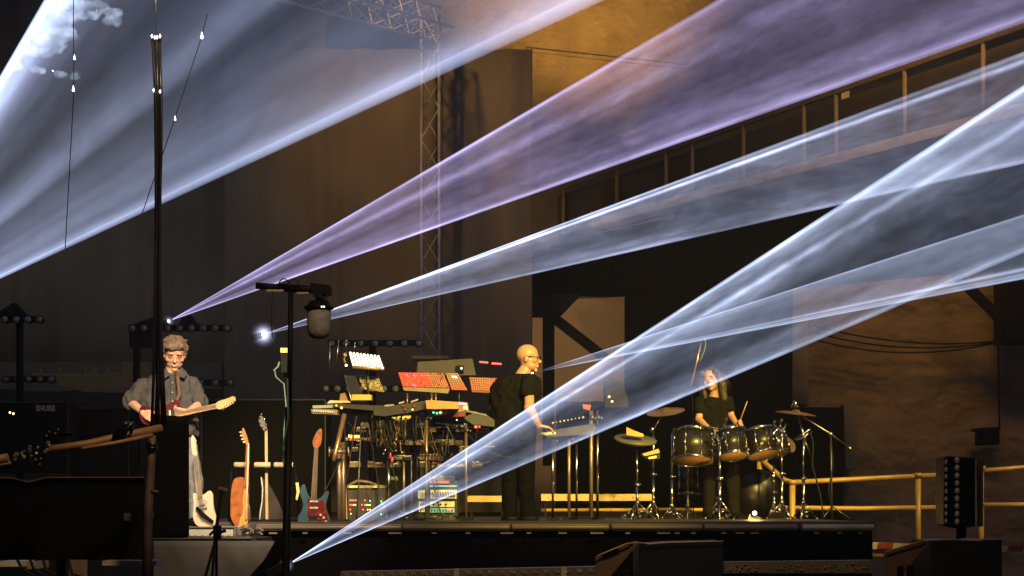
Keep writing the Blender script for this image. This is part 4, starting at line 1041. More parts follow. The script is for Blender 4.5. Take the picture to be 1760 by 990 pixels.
q = MB(); q.tube([P(1368, 712, 22.35), P(1366, 690, 22.35)], .006, 6); q.tube([P(1360, 700, 22.3), P(1365, 688, 22.3), P(1372, 700, 22.3)], .008, 6); q.tube([P(1370, 752, 22.28), P(1392, 738, 22.28), P(1396, 742, 22.28)], .008, 6)
q.tube([P(1366, 756, 22.28), P(1382, 752, 22.28), P(1390, 744, 22.28)], .015, 6); q.build('wing_nut', chrome, t)
t = stand('cymbal_stand', 1123, 22.3, 738, 'chrome cymbal stand beside the yellow lit pad', hub=862, spread=26, ph=.8)
q = MB(); q.tube([P(1122, 740, 22.3), P(1141, 708, 22.35)], .010, 8); q.ball(P(1121, 738, 22.28), .03, 10); q.build('boom', chrome, t)
t = stand('pad_stand', 1095, 22.0, 772, 'dull chrome stand under the grey drum pad', hub=862, spread=30, ph=.1)
stand('tom_stand', 1155, 22.2, 745, 'brassy stand with round clamp at the side of the largest tom', hub=868, spread=18, ph=1.3)
stand('cymbal_stand', 1330, 22.5, 800, 'short chrome stand low beside the bass drum', hub=864, spread=22, ph=2.0)
stand('hihat_stand', 1182, 22.6, 800, 'thin dark chrome stand behind the largest tom', hub=868, spread=20, m=darksteel)
q = MB(); q.ball(P(1299, 884, 21.4), .018, 10); q.build_ = None
t = thing('pedal', 'shiny chrome pedal glinting at the stage floor', 'pedal', P(1297, 893, 21.6))
q = MB(); q.prism([P(1285, 893, 21.6), P(1309, 893, 21.6), P(1307, 889, 21.6), P(1290, 883, 21.6)], (0, .3, 0)); q.build('footboard', chrome, t)
q = MB(); q.lathe([(.002, -.05), (.03, -.03), (.04, 0), (.035, .02)], P(1297, 882, 21.5), (0, 1, 0), 14); q.build('beater', chrome, t)
q = MB(); q.ball(P(1297, 882, 21.40), .022, 10); q.build('pilot_lamp', mat('pilot lamp', (1, .95, .8), .5, emit=8, ecol=(1, .93, .75)), t)
pl = bpy.data.lights.new('pilot_light', 'POINT'); pl.energy = 20; pl.color = (1, .55, .14); pl.shadow_soft_size = .05
plo = bpy.data.objects.new('pilot_light', pl); COL.objects.link(plo); plo.location = P(1297, 878, 21.25)
# shiny feet clutter
t = thing('hardware_clutter', 'small chrome pedals and clamps strewn between the stand feet', 'hardware', P(1250, 893, 21.7))
for k in range(26):
    x = random.choice((random.uniform(1070, 1180), random.uniform(1210, 1275), random.uniform(1310, 1405)))
    q = MB(); q.tube([P(x, 891 - random.random() * 8, 21.6 + random.random()), P(x + random.uniform(-7, 7), 891 - random.random() * 12, 21.6 + random.random())], random.uniform(.006, .014), 6); q.build('clamp', chrome, t)
# microphone boom by the railing
t = thing('microphone_stand', 'thin boom microphone stand slanting between cymbal and guard rail', 'stand', P(1430, 893, 22.6))
q = MB(); q.tube([P(1430, 893, 22.6), P(1428, 745, 22.6)], .010, 8); q.build('tube', darksteel, t)
q = MB(); q.tube([P(1380, 716, 22.5), P(1428, 746, 22.55), P(1464, 773, 22.6)], .009, 8); q.ball(P(1428, 746, 22.55), .025, 8); q.tube([P(1458, 768, 22.6), P(1464, 773, 22.6)], .016, 8); q.build('boom', steel, t)
q = MB(); q.tube([P(1392, 742, 22.4), P(1398, 760, 22.4), P(1396, 800, 22.4), P(1410, 850, 22.4), P(1416, 893, 22.4)], .008, 6); q.tube([P(1428, 750, 22.5), P(1432, 800, 22.5), P(1424, 840, 22.5), P(1432, 893, 22.5)], .006, 6); q.build('cable', rubber, t)
for a in (0, 2, 4):
    q = MB(); q.tube([P(1430, 870, 22.6), P(1430, 892, 22.6) + V((.2 * math.cos(a), .2 * math.sin(a), 0))], .008, 6); q.build('leg', darksteel, t)
# overhead mic
t = thing('overhead_microphone', 'slanted brass coloured overhead microphone boom rising into the beam above the drummer', 'microphone', P(1192, 893, 22.4))
q = MB(); q.tube([P(1192, 893, 22.4), P(1191, 700, 22.4), P(1188, 664, 22.4)], .006, 8); q.build('tube', black, t)
q = MB(); q.tube([P(1187, 664, 22.4), P(1197, 625, 22.4), P(1206, 585, 22.4)], .010, 8); q.build('boom', brass, t)
q = MB(); q.tube([P(1206, 590, 22.4), P(1209, 574, 22.4)], [.014, .018], 10); q.build('capsule', black, t)
q = MB(); q.tube([P(1209, 576, 22.4), P(1213, 590, 22.4), P(1210, 605, 22.4), P(1204, 618, 22.4), P(1199, 622, 22.4)], .005, 6); q.build('cable', steel, t)
for x, y, lb in ((1338, 728, 'tiny clip microphone over the badge tom'), (1326, 731, 'tiny clip microphone next to the tall clip microphone'), (1243, 726, 'small clip microphone by the drummer forearm')):
    q = MB(); q.tube([P(x, y + 10, 21.9), P(x + 3, y, 21.9)], .006, 6); q.tube([P(x + 2, y + 1, 21.9), P(x + 6, y - 7, 21.85)], [.012, .016], 8); tag(q.build('clip_microphone', darksteel), lb, 'microphone')
# percussion pads and yellow lit bits
t = thing('drum_pad', 'large grey oval drum pad with small orange wedge on top', 'drum pad', P(1090, 772, 22))
q = MB(); q.lathe([(.001, -.03), (.15, -.045), (.23, -.02), (.235, .0), (.22, .012), (.001, .02)], P(1092, 755, 22), (.08, -.25, 1), 32, close=False); q.build('pad', mat('grey rubber pad', (.10, .10, .09), .5), t)
q = MB(); q.pprism([(1077, 748), (1077, 734), (1090, 740), (1106, 746), (1106, 751)], 21.8, .1); q.build('wedge', amberplastic, t)
t = thing('sound_module', 'small amber lit electronic box beside the drum pad', 'box', P(1120, 790, 22))
q = MB(); q.pprism([(1104, 780), (1132, 771), (1134, 778), (1108, 784)], 21.9, .3); q.build('top', amberplastic, t)
q = MB(); q.pprism([(1106, 784), (1134, 779), (1134, 788), (1120, 791)], 21.93, .25); q.build('case', blackgloss, t)
q = MB(); q.pprism([(1115, 786), (1128, 783), (1128, 787), (1115, 789)], 21.9, .02); q.build('lit_strip', mat('amber strip', (.9, .6, .2), .5, emit=1.2, ecol=(1, .6, .15)), t)

# ---- low amber batten bars behind
yb = mat('amber bench', (.55, .40, .18), .5)
def bench(x0, x1, y0, y1, Y, label, marks=True):
    t = thing('low_bench', label, 'bench', P((x0 + x1) / 2, 893, Y), 'low amber lit bars across the stage')
    q = MB(); q.pbox(x0, y0, x1, y1, Y, .25); q.build('top', yb, t, bevel=.004)
    for x in (x0 + 6, x1 - 8):
        q = MB(); q.pbox(x, y1, x + 3, 893, Y + .05, .05); q.build('leg', black, t)
    if marks:
        q = MB()
        for x in range(int(x0) + 14, int(x1) - 10, 16):
            q = MB(); q.lathe([(.016, 0), (.012, .004)], P(x, (y0 + y1) / 2, Y - .002), (0, -1, 0), 10); q.build('stud', mat('bench stud', (.7, .6, .4), .3, .6), t)
bench(930, 1123, 849, 861, 24.0, 'long amber bench with studs below the chrome poles')
bench(803, 870, 852, 863, 24.0, 'short amber bench beside the trousers of the bald man', False)
q = MB(); q.tube([P(930, 877, 24.2), P(1150, 876, 24.2), P(1300, 877, 24.2)], .022, 8)
tag(q.build('floor_pipe', railpaint), 'dull yellow pipe near the floor behind the stands', 'pipe')

# ================================================================ synthesizer rig
dkp = mat('synth body', (.03, .028, .026), .4)
redl = mat('red lit knob', (.8, .10, .05), .4, emit=1.5, ecol=(1, .06, .03))
redd = mat('red lit panel', (.30, .05, .03), .5, emit=.10, ecol=(1, .12, .05))
beigek = mat('beige knob', (.62, .45, .28), .5)
grn = mat('green led', (.1, .9, .4), .5, emit=3, ecol=(.15, 1, .45)); redled = mat('red led', (1, .1, .05), .5, emit=4, ecol=(1, .12, .06)); yled = mat('yellow led', (1, .8, .2), .5, emit=3, ecol=(1, .8, .2)); whl = mat('white screen', (.9, .95, 1), .5, emit=2.2, ecol=(.85, .95, 1))
orl = mat('orange lamp', (1, .5, .1), .5, emit=7, ecol=(1, .45, .08))
def lerp2(a, b, t): return (a[0] + (b[0] - a[0]) * t, a[1] + (b[1] - a[1]) * t)
def module(quad, Y, label, nx, ny, base, kmats, weights, name='synthesizer_module', lean=.12, knob=.010, group='tilted synth panels with rows of knobs'):
    """tilted front panel, quad = top-left, top-right, bottom-right, bottom-left in photo pixels; top leans back"""
    t = thing(name, label, 'synthesizer', P(sum(p[0] for p in quad) / 4, max(p[1] for p in quad), Y), group)
    tl, tr_, br, bl = quad
    def Q(u, v, off=0.0):
        a = lerp2(tl, tr_, u); b = lerp2(bl, br, u); c = lerp2(a, b, v); return P(c[0], c[1], Y + lean * (1 - v) - off)
    q = MB(); q.prism([Q(0, 0), Q(1, 0), Q(1, 1), Q(0, 1)], (0, .07, 0)); q.build('panel', base, t, bevel=.004)
    by = [MB() for _ in kmats]; rnd = random.Random(len(label) * 7 + nx)
    for j in range(ny):
        for i in range(nx):
            u = (i + .6) / (nx + .2); v = (j + .55) / (ny + .1)
            k = weights(u, v, rnd)
            if k is None: continue
            by[k].box(Q(u, v, .008), (knob * 1.1, .018, knob * 1.3), Matrix.Rotation(.5, 3, 'Y'))
    for q, m in zip(by, kmats):
        if q.v: q.build('knobs', m, t)
    return t, Q
panelred = mat('copper panel', (.30, .14, .08), .5)
panelbe = mat('beige panel', (.50, .44, .24), .5)
def wr(u, v, r): return 0 if (u < .62 and r.random() < .8) else (1 if r.random() < .9 else None)
t, Q = module([(684, 640), (762, 641), (773, 667), (692, 664)], 20.6, 'wide synth panel with red lit knob rows, second from the beige one', 22, 8, redd, [redl, beigek], wr)
q = MB()
for u, v in ((.17, .18), (.34, .18), (.51, .18), (.24, .85), (.28, .92)): q.ball(Q(u, v, .02), .012, 8)
q.build('lit_button', mat('hot red light', (1, .1, .2), .5, emit=4, ecol=(1, .05, .12)), t)
q = MB(); q.pprism([(692, 665), (773, 668), (770, 676), (694, 671)], 20.55, .2); q.build('front_ledge', mat('olive ledge', (.28, .24, .12), .5), t)
t, Q = module([(765, 641), (787, 641), (804, 671), (776, 670)], 20.6, 'narrow fanned synth panel with white display, between two red ones', 6, 9, panelred, [beigek, redl], lambda u, v, r: 1 if v > .8 else 0)
q = MB(); q.prism([Q(.4, .18, .01), Q(.75, .2, .01), Q(.78, .3, .01), Q(.43, .28, .01)], (0, -.01, 0)); q.build('display', whl, t)
t, Q = module([(806, 648), (860, 650), (856, 676), (811, 674)], 20.7, 'red and tan synth panel nearest the bald man', 13, 7, panelred, [redl, beigek], lambda u, v, r: (0 if r.random() < .35 else 1) if v < .8 else None)
t, Q = module([(613, 643), (650, 648), (660, 674), (625, 669)], 20.4, 'beige synth panel with dark buttons under the strip light', 11, 6, panelbe, [mat('dark knob', (.08, .06, .04), .5), redd], lambda u, v, r: (1 if (u > .6 and v > .75) else (0 if r.random() < .75 else None)))
# strip light
t = thing('strip_light', 'blazing white strip lamp with vertical bars above the synths', 'lamp', P(630, 640, 20.3))
q = MB(); q.prism([P(598, 604, 20.45), P(652, 610, 20.45), P(662, 634, 20.3), P(606, 629, 20.3)], (0, .08, 0)); q.build('housing', dkp, t)
hl = mat('lamp bar', (1, .95, .8), .4, emit=4, ecol=(1, .88, .62))
for i in range(9):
    a = lerp2((602, 606), (650, 612), i / 8); b = lerp2((608, 628), (657, 632), i / 8)
    q = MB(); q.tube([P(*a, 20.42), P(*b, 20.27)], .010, 8); q.build('lamp_tube', hl, t)
q = MB(); q.tube([P(606, 631, 20.27), P(660, 634, 20.27)], .018, 8); q.build('lower_rim', mat('tan rim', (.5, .4, .25), .4, .4), t)  # plain tan metal rim
q = MB(); q.tube([P(594, 606, 20.3), P(590, 616, 20.3), P(594, 627, 20.3)], .014, 8); q.ball(P(592, 610, 20.25), .022, 8); q.build('yoke', brass, t)
q = MB(); q.ball(P(595, 628, 20.2), .013, 8); q.ball(P(657, 632, 20.2), .012, 8); q.ball(P(642, 630, 20.2), .011, 8); q.build('lit_knob', hl, t)
q = MB(); q.tube([P(632, 632, 20.4), P(633, 690, 20.4)], .012, 8); q.build('stem', darksteel, t)

def keyboard(name, pix_top, pix_side, Y, label, mtop, mside, keys=None, depth=.28, light=None, cat='keyboard', group='keyboards on the stacked stands'):
    t = thing(name, label, cat, P(sum(p[0] for p in pix_side) / len(pix_side), max(p[1] for p in pix_side), Y), group)
    q = MB(); q.pprism(pix_side, Y, depth); q.build('case', mside, t, bevel=.004)
    if pix_top:
        q = MB(); q.pprism(pix_top, Y - .01, depth * .9); q.build('top', mtop, t)
    if keys:
        x0, y0, x1, y1, n = keys; q = MB()
        for i in range(n):
            u = i / max(1, n - 1); q.box(P(x0 + (x1 - x0) * u, y0 + (y1 - y0) * u, Y - .01), (.012, .03, .018))
        q.build('keys', cream, t)
    if light:
        for m, pts in light:
            q = MB()
            for x, y, r in pts: q.ball(P(x, y, Y - .02), r, 8)
            q.build('indicator_light', m, t)
    return t
whitetop = mat('pale edge', (.72, .66, .48), .4)  # off-white colour of the keyboard's upper edge
keyboard('keyboard', [(562, 693), (567, 688), (600, 689), (602, 692)], [(560, 693), (678, 698), (678, 703), (640, 706), (562, 699)], 19.9, 'flat keyboard with bright white edge on the top tier', whitetop, dkp, None, .35, [(yled, [(587, 701, .012), (578, 697, .008)])])
keyboard('keyboard', [(537, 697), (571, 696), (571, 701), (538, 702)], [(534, 703), (580, 704), (580, 713), (536, 711)], 19.8, 'stub of a keyboard jutting out past the stand', mat('greenish grey', (.32, .34, .26), .5), mat('olive grey case', (.22, .20, .14), .5), (540, 706, 572, 708, 9))
keyboard('keyboard', None, [(641, 702), (735, 688), (737, 702), (700, 710), (660, 716), (642, 714)], 19.7, 'dark tapered synthesizer with tiny knobs along its top', None, dkp, None, .3, [(redd, [(693, 698, .013), (712, 698, .014), (696, 704, .012)]), (yled, [(709, 704, .009)])])
q = MB()
for i in range(8): q.box(P(662 + i * 2, 697.5 - i * .2, 19.7), (.006, .02, .015))
for i in range(6): q.box(P(686 + i * 1.6, 693 - i * .4, 19.7), (.006, .02, .015))
for i in range(7): q.box(P(707 + i * 1.8, 690.5 - i * .6, 19.7), (.006, .02, .015))
tag(q.build('knob_strip', cream), 'tiny cream knob rows along the dark tapered synthesizer', 'knobs')
keyboard('keyboard', None, [(731, 688), (740, 687.5), (787, 691), (788, 703), (733, 703)], 19.6, 'amber brown wooden end cheek of a keyboard in the middle', None, amberplastic, None, .4)
keyboard('keyboard', [(746, 709), (800, 702), (803, 706), (748, 715)], [(745, 712), (800, 705), (822, 708), (800, 716), (748, 718)], 19.8, 'dark red keyboard under the wooden cheek', mat('grey top', (.3, .27, .24), .5), mat('red case', (.25, .03, .02), .4), None, .3, [(grn, [(745, 709, .010), (751, 710, .009)]), (yled, [(757, 709, .011)])])
keyboard('keyboard', [(800, 704), (836, 712), (838, 716), (802, 708)], [(800, 708), (838, 714), (850, 722), (850, 734), (812, 730), (798, 720)], 19.8, 'grey wedge ended keyboard by the elbow of the bald man', mat('grey lid', (.20, .20, .16), .5), mat('grey black case', (.06, .06, .05), .5), None, .3)
keyboard('keyboard', None, [(743, 717), (850, 733), (850, 742), (744, 733)], 20.0, 'dark lowest keyboard on the tier beside the chrome pole', None, dkp, (750, 727, 840, 738, 40), .35, [(redled, [(818, 733, .018), (824, 733, .012)]), (whl, [(785, 722, .008), (799, 729, .008)])])
t = thing('sampler', 'small sampler with pink and yellow lit pads above the red keyboard', 'sampler', P(796, 708, 19.9))
q = MB(); q.pprism([(787, 690), (804, 692), (806, 708), (787, 706)], 19.9, .12); q.build('case', mat('grey case', (.25, .2, .18), .5), t)
q = MB()
for x, y, c in ((790, 694, 0), (795, 694, 0), (800, 695, 0)): q.box(P(x, y, 19.89), (.024, .01, .02))
q.build('pink_pad', mat('pink pad', (1, .4, .6), .5, emit=1.4, ecol=(1, .4, .6)), t)
q = MB(); q.box(P(800, 702, 19.89), (.04, .01, .04)); q.build('yellow_pad', mat('yellow pad', (1, .95, .2), .5, emit=1.6, ecol=(1, .95, .2)), t)
# laptop, wooden block, yellow boxes
t = thing('laptop', 'open dark laptop seen edge on beside the wooden block', 'laptop', P(605, 690, 20))
q = MB(); q.prism([P(592, 645, 20.2), P(611, 646, 20.2), P(628, 690, 20), P(604, 690, 20)], (0, .015, 0)); q.build('screen', dkp, t)
q = MB(); q.tube([P(592, 645, 20.18), P(604, 689, 19.98)], .006, 6); q.build('screen_edge', steel, t)
q = MB(); q.prism([P(583, 690, 19.9), P(585, 677, 19.9), P(592, 675, 19.9), P(598, 690, 19.9)], (0, .15, 0)); tag(q.build('wooden_block', mat('wooden block', (.32, .18, .09), .6)), 'small brown wooden block on the top keyboard', 'block')
q = MB(); q.pbox(604, 678, 638, 688, 20.0, .2); tag(q.build('yellow_box', mat('mustard box', (.62, .48, .12), .5), bevel=.004), 'flat mustard yellow box behind the laptop', 'box')
q = MB(); q.pprism([(643, 715), (665, 714), (662, 722), (656, 730), (654, 737), (643, 739)], 20.3, .03); tag(q.build('yellow_sheet', yellowish), 'bright yellow sheet hanging under the top tier', 'sheet')
q = MB(); q.pprism([(672, 717), (706, 714), (706, 718), (700, 722), (700, 733), (718, 738), (716, 741), (683, 740), (681, 734), (692, 728)], 20.3, .03); tag(q.build('yellow_sheet', yellowish), 'torn looking yellow sheet behind the tangle of cables', 'sheet')
# shelves
def shelf(x0, x1, y, Y, label, m, th=4, lights=()):
    t = thing('shelf', label, 'shelf', P((x0 + x1) / 2, y + th, Y), 'shelves of the keyboard stands')
    q = MB(); q.pbox(x0, y, x1, y + th, Y, .35); q.build('board', m, t)
    for m2, x, yy, r in lights:
        q = MB(); q.tube([P(x, yy, Y - .02), P(x + r, yy, Y - .02)], .016, 8); q.build('lamp', m2, t)
brownsh = mat('brown shelf', (.30, .18, .08), .5)
shelf(592, 655, 752, 20, 'brown shelf with glowing orange lamp at its end', brownsh, 5, [(orl, 599, 750, 5), (mat('amber strip', (.9, .6, .2), .5), 606, 750.5, 14)])
shelf(560, 650, 706, 20.1, 'thin shelf under the top keyboard', dkp, 4)
shelf(655, 770, 755, 20.2, 'dark middle shelf crossing the chrome poles', dkp, 6)
shelf(683, 850, 766, 20.3, 'long thin shelf with white edge stripe', mat('thin shelf', (.22, .18, .13), .5), 2.5)
shelf(740, 812, 742, 20.3, 'olive shelf near the lowest keyboard', mat('olive shelf', (.12, .12, .07), .5), 4)
shelf(738, 800, 782, 20.4, 'cream edged drawer unit low behind the pole', mat('cream drawer', (.42, .34, .20), .5), 9)
shelf(736, 800, 797, 20.4, 'second tan drawer unit just below the cream one', mat('tan drawer', (.30, .24, .16), .5), 5)
# small effects boxes packed on the shelves
rnd = random.Random(5)
for k in range(46):
    x = rnd.uniform(600, 825); y = rnd.choice((742, 754, 765, 776, 735, 790, 803, 826)); wd = rnd.uniform(8, 20); hh = rnd.uniform(5, 9)
    t = thing('effects_box', ('%s effects box %s on the keyboard rig' % (rnd.choice(('small dark', 'flat black', 'olive', 'dull brown')), rnd.choice(('among cables', 'packed tight', 'near the poles')))), 'effects box', P(x, y, 20), 'effects boxes packed on the keyboard rig')
    t['label'] = 'one of the small dark effects boxes packed on the keyboard rig'
    q = MB(); q.pbox(x, y - hh, x + wd, y, 19.95 + rnd.random() * .2, .15); q.build('case', rnd.choice((dkp, mat('olive box', (.14, .13, .07), .5), mat('brown box', (.16, .09, .05), .5))), t)
    q = MB()
    for i in range(int(wd / 3)): q.ball(P(x + 2 + i * 3, y - hh - .5, 20), .008, 6)
    q.build('knobs', rnd.choice((cream, steel, beigek)), t)
# cable tangle
t = thing('cable_tangle', 'dense tangle of black cables hanging at the middle of the rig', 'cables', P(672, 780, 19.8))
for k in range(34):
    x = rnd.gauss(674, 18); y = rnd.uniform(712, 740)
    pts = [P(x, y, 19.8)]
    for j in range(4): x += rnd.gauss(0, 2.5); y += rnd.uniform(4, 14); pts.append(P(x, y, 19.8 + rnd.uniform(-.06, .06)))
    q = MB(); q.tube(pts, rnd.uniform(.006, .012), 6); q.build('cable', rubber if k % 4 else mat('brown cable', (.06, .035, .02), .4), t)
for k in range(12):
    q = MB(); q.ball(P(rnd.gauss(675, 12), rnd.uniform(755, 780), 19.75), rnd.uniform(.008, .018), 6); q.build('plug', chrome if k % 2 else brass, t)
q = MB(); q.ball(P(674, 790, 19.7), (.013, .013, .028), 8); q.ball(P(671, 783, 19.7), (.008, .008, .02), 8); q.build('red_plug', mat('red plug', (.8, .05, .06), .4, emit=.5, ecol=(1, .1, .1)), t)
# stand columns
def column(x, y0, y1, Y, label, r=.013, m=steel, pair=False, knobs=True):
    t = thing('keyboard_stand', label, 'stand', P(x, y1, Y), 'upright poles of the keyboard stands')
    q = MB(); q.tube([P(x, y0, Y), P(x, y1, Y)], r, 10); q.build('tube', m, t)
    if pair: q = MB(); q.tube([P(x + 7, y0, Y), P(x + 7, y1, Y)], r, 10); q.build('tube', m, t)
    q = MB(); q.pbox(x - 10, y1 - 3, x + 12, y1, Y - .2, .4); q.build('foot', black, t)
    if knobs:
        q = MB(); q.tube([P(x - 2, y0 + 12, Y), P(x + 5, y0 + 12, Y)], r * 1.7, 8); q.ball(P(x + 7, y0 + 13, Y - .04), .017, 8); q.build('collar', darksteel, t)
bm_ = mat('brown steel', (.30, .23, .18), .35, .7)
column(583, 760, 896, 19.9, 'thick double pole below the slanted brass bar', .026, bm_, True)
column(668, 775, 893, 19.9, 'bright chrome pole under the cable tangle', .016, chrome)
column(694, 775, 893, 20.1, 'dull pole next after the bright chrome one', .013, bm_)
column(707, 765, 893, 20.3, 'thin pole, third of the close set ones', .010, bm_)
column(717, 775, 893, 20.4, 'thinnest darkest pole among the close set ones', .008, darksteel)
column(733, 706, 893, 19.8, 'tall brown pole rising to the amber cheek', .017, bm_)
column(801, 728, 893, 19.8, 'brown pole near the bald man crossing the beam', .015, bm_)
column(640, 700, 760, 20, 'short stub pole holding the yellow sheet', .012, bm_, knobs=False)
column(700, 676, 706, 20.4, 'short post of the wide red panel', .010, bm_, knobs=False)
column(742, 676, 700, 20.4, 'pair of short posts below the wide red panel', .010, bm_, True, False)
column(789, 676, 692, 20.5, 'short post below the fanned panel', .010, darksteel, False, False)
t = thing('slanted_bar', 'worn brass slanted bar clamped across the double pole', 'bar', P(578, 790, 19.7))
q = MB(); q.tube([P(592, 712, 19.75), P(576, 780, 19.65), P(573, 792, 19.65)], [.024, .024, .020], 10); q.build('tube', mat('worn brass', (.36, .22, .11), .35, .6), t)
q = MB(); q.tube([P(566, 776, 19.7), P(594, 776, 19.7)], .02, 8); q.tube([P(566, 768, 19.65), P(566, 785, 19.65)], .012, 6); q.tube([P(598, 768, 19.65), P(600, 785, 19.65)], .012, 6); q.build('clamp', bm_, t)
q = MB()
for a, b in (((598, 724), (612, 745)), ((612, 745), (626, 758)), ((600, 712), (620, 706))): q.tube([P(*a, 20), P(*b, 20)], .006, 6)
tag(q.build('loose_cable', rubber), 'thin dark cable looping beside the slanted brass bar', 'cable')
# racks at floor level
t = thing('equipment_rack', 'black floor rack with dotted red, yellow and green lights', 'rack', P(628, 896, 20.2))
q = MB(); q.pbox(594, 838, 664, 895, 20.2, .45); q.build('case', dkp, t, bevel=.006)
q = MB(); q.pbox(594, 834, 664, 839, 20.18, .45); q.pbox(592, 838, 597, 894, 20.18, .1); q.build('frame', mat('tan frame', (.30, .24, .13), .5), t)
for a_, b_ in ((600, 615), (640, 648)):
    q = MB(); q.pbox(a_, 834.5, b_, 838.5, 20.16, .02); q.build('corner_tape', yellowish, t)
for m, pts in ((redled, [(602, 860), (605, 860), (608, 860), (611, 860), (614, 860), (602, 868), (605, 868), (622, 868), (627, 868), (624, 876), (602, 876), (627, 860)]), (yled, [(608, 868), (611, 868), (630, 868), (633, 868), (636, 868), (632, 876), (603, 883), (636, 876)]), (grn, [(655, 862), (656, 866), (655, 884), (658, 884), (636, 861)])):
    q = MB()
    for x, y in pts: q.box(P(x, y, 20.18), (.008, .01, .014))
    q.build('led_row', m, t)
q = MB(); q.tube([P(600, 834, 20.3), P(615, 826, 20.3), P(635, 829, 20.3), P(648, 834, 20.3)], .014, 8); q.build('cable', mat('tan cable', (.3, .22, .12), .5), t)
t = thing('amplifier_rack', 'yellow faced amplifier rack glowing through the low beam', 'rack', P(752, 896, 20.6))
q = MB(); q.pbox(716, 826, 786, 895, 20.6, .45); q.build('case', dkp, t, bevel=.006)
q = MB(); q.pbox(718, 842, 735, 857, 20.57, .04); q.pbox(740, 842, 785, 857, 20.57, .04); q.pbox(739, 862, 781, 871, 20.57, .04); q.pbox(720, 862, 734, 880, 20.57, .04); q.build('face_plate', mat('yellow face', (.75, .68, .25), .5, emit=.25, ecol=(1, .9, .4)), t)
q = MB(); q.pbox(739, 873, 781, 881, 20.57, .04); q.pbox(737, 834, 786, 837, 20.57, .04); q.build('green_plate', mat('green plate', (.2, .4, .3), .5, emit=.25, ecol=(.4, 1, .7)), t)
q = MB(); q.pbox(738, 826, 772, 831, 20.57, .04); q.build('red_plate', mat('red plate', (.5, .12, .1), .5, emit=.25, ecol=(1, .3, .2)), t)
q = MB()
for i in range(9): q.tube([P(743 + i * 4.5, 845, 20.54), P(745 + i * 4.5, 855, 20.54)], .006, 6)
for i in range(8): q.box(P(742 + i * 5, 877, 20.55), (.012, .02, .02))
for x in (724, 729, 745, 757, 766): q.ball(P(x, 867, 20.56), .012, 8)
q.build('controls', dkp, t)
q = MB(); q.ball(P(772, 876, 20.55), .014, 8); q.build('red_light', redled, t)
t = thing('draped_cables', 'long thin cables looping between the keyboard tiers and the floor', 'cables', P(720, 890, 19.85))
for k in range(20):
    x0 = rnd.uniform(590, 840); x1 = x0 + rnd.gauss(0, 45); y0 = rnd.uniform(700, 745); y1 = rnd.choice((rnd.uniform(740, 800), 893)); sag = rnd.uniform(8, 40)
    pts = [P(x0 + (x1 - x0) * u, y0 + (y1 - y0) * u + sag * 4 * u * (1 - u) * (.5 if y1 > 850 else 1), 19.85 + .1 * math.sin(k + u * 4)) for u in [i / 8 for i in range(9)]]
    q = MB(); q.tube(pts, rnd.uniform(.004, .008), 6); q.build('cable', rnd.choice((rubber, rubber, darksteel, mat('brown cable', (.06, .035, .02), .4))), t)
t = thing('cable_tangle', 'pile of pale cable coils and clamps at the floor by the amplifier rack', 'cables', P(700, 896, 20))
for k in range(26):
    x = rnd.uniform(655, 790); y = rnd.uniform(882, 895); pts = [P(x + rnd.uniform(-7, 7), y + rnd.uniform(-6, 1), 19.9 + rnd.random() * .3) for _ in range(4)]
    q = MB(); q.tube(pts, .006, 6); q.build('cable', rnd.choice((rubber, mat('olive cable', (.25, .22, .10), .5), steel)), t)
# grey slab and red strips behind
t = thing('equipment_case', 'plain dark grey case standing behind the red panels', 'case', P(765, 645, 21.5))
q = MB(); q.pprism([(718, 622), (812, 616), (818, 645), (716, 645)], 21.5, .3); q.build('body', mat('grey case dark', (.075, .072, .066), .7), t)
q = MB(); q.pbox(784, 628, 797, 640, 21.46, .03); q.build('socket_plate', black, t)
q = MB(); q.ball(P(793, 633, 21.44), .012, 8); q.build('white_led', whl, t)
for (x0, x1, y, lb) in ((824, 839, 622, 'thin red glowing strip above the case, next to the mast'), (845, 862, 624.5, 'thin red glowing strip nearest the bald head')):
    q = MB(); q.bar(P(x0, y, 21.6), P(x1, y + 1.2, 21.6), .03, .018); tag(q.build('red_strip', mat('red strip', (.9, .1, .1), .5, emit=.9, ecol=(1, .12, .12))), lb, 'light strip')
# thin aerials and microphones above the rig
for (x, y0, y1, lb) in ((566, 592, 640, 'thin aerial rod left alone over the rig'), (578, 586, 628, 'bent thin rod beside the strip lamp'), (594, 585, 603, 'very short rod just above the strip lamp'), (609, 590, 604, 'short rod over the strip lamp bars')):
    q = MB(); q.tube([P(x, y1, 20.6), P(x + (1 if x != 578 else 4), y0, 20.6)], .006, 6); q.ball(P(x + (1 if x != 578 else 4), y0, 20.6), .011, 6)
    tag(q.build('aerial_rod', steel), lb, 'rod')
# ---- second keyboard station in the beam
t = thing('stage_piano', 'dark stage piano seen through the beam by the hand of the bald man', 'keyboard', P(985, 750, 20.6))
q = MB(); q.pprism([(938, 741), (1020, 728), (1026, 736), (1018, 746), (940, 751)], 20.6, .35); q.build('case', dkp, t)
q = MB()
for i in range(9): q.ball(P(950 + i * 6.5, 727 - i * 1.2, 20.7), rnd.uniform(.007, .014), 6)
q.build('knobs', beigek, t)
q = MB(); q.pprism([(928, 744), (955, 742), (956, 746), (930, 749)], 20.3, .12); q.build('keys', cream, t)
q = MB(); q.prism([P(1001, 695, 20.8), P(1016, 696, 20.8), P(1014, 705, 20.8), P(1003, 703, 20.8)], (0, .05, 0)); q.build('red_lamp', redd, t)
q = MB(); q.ball(P(1047, 682, 20.8), .012, 8); q.ball(P(1052, 690, 20.8), .012, 8); q.build('yellow_led', yled, t)
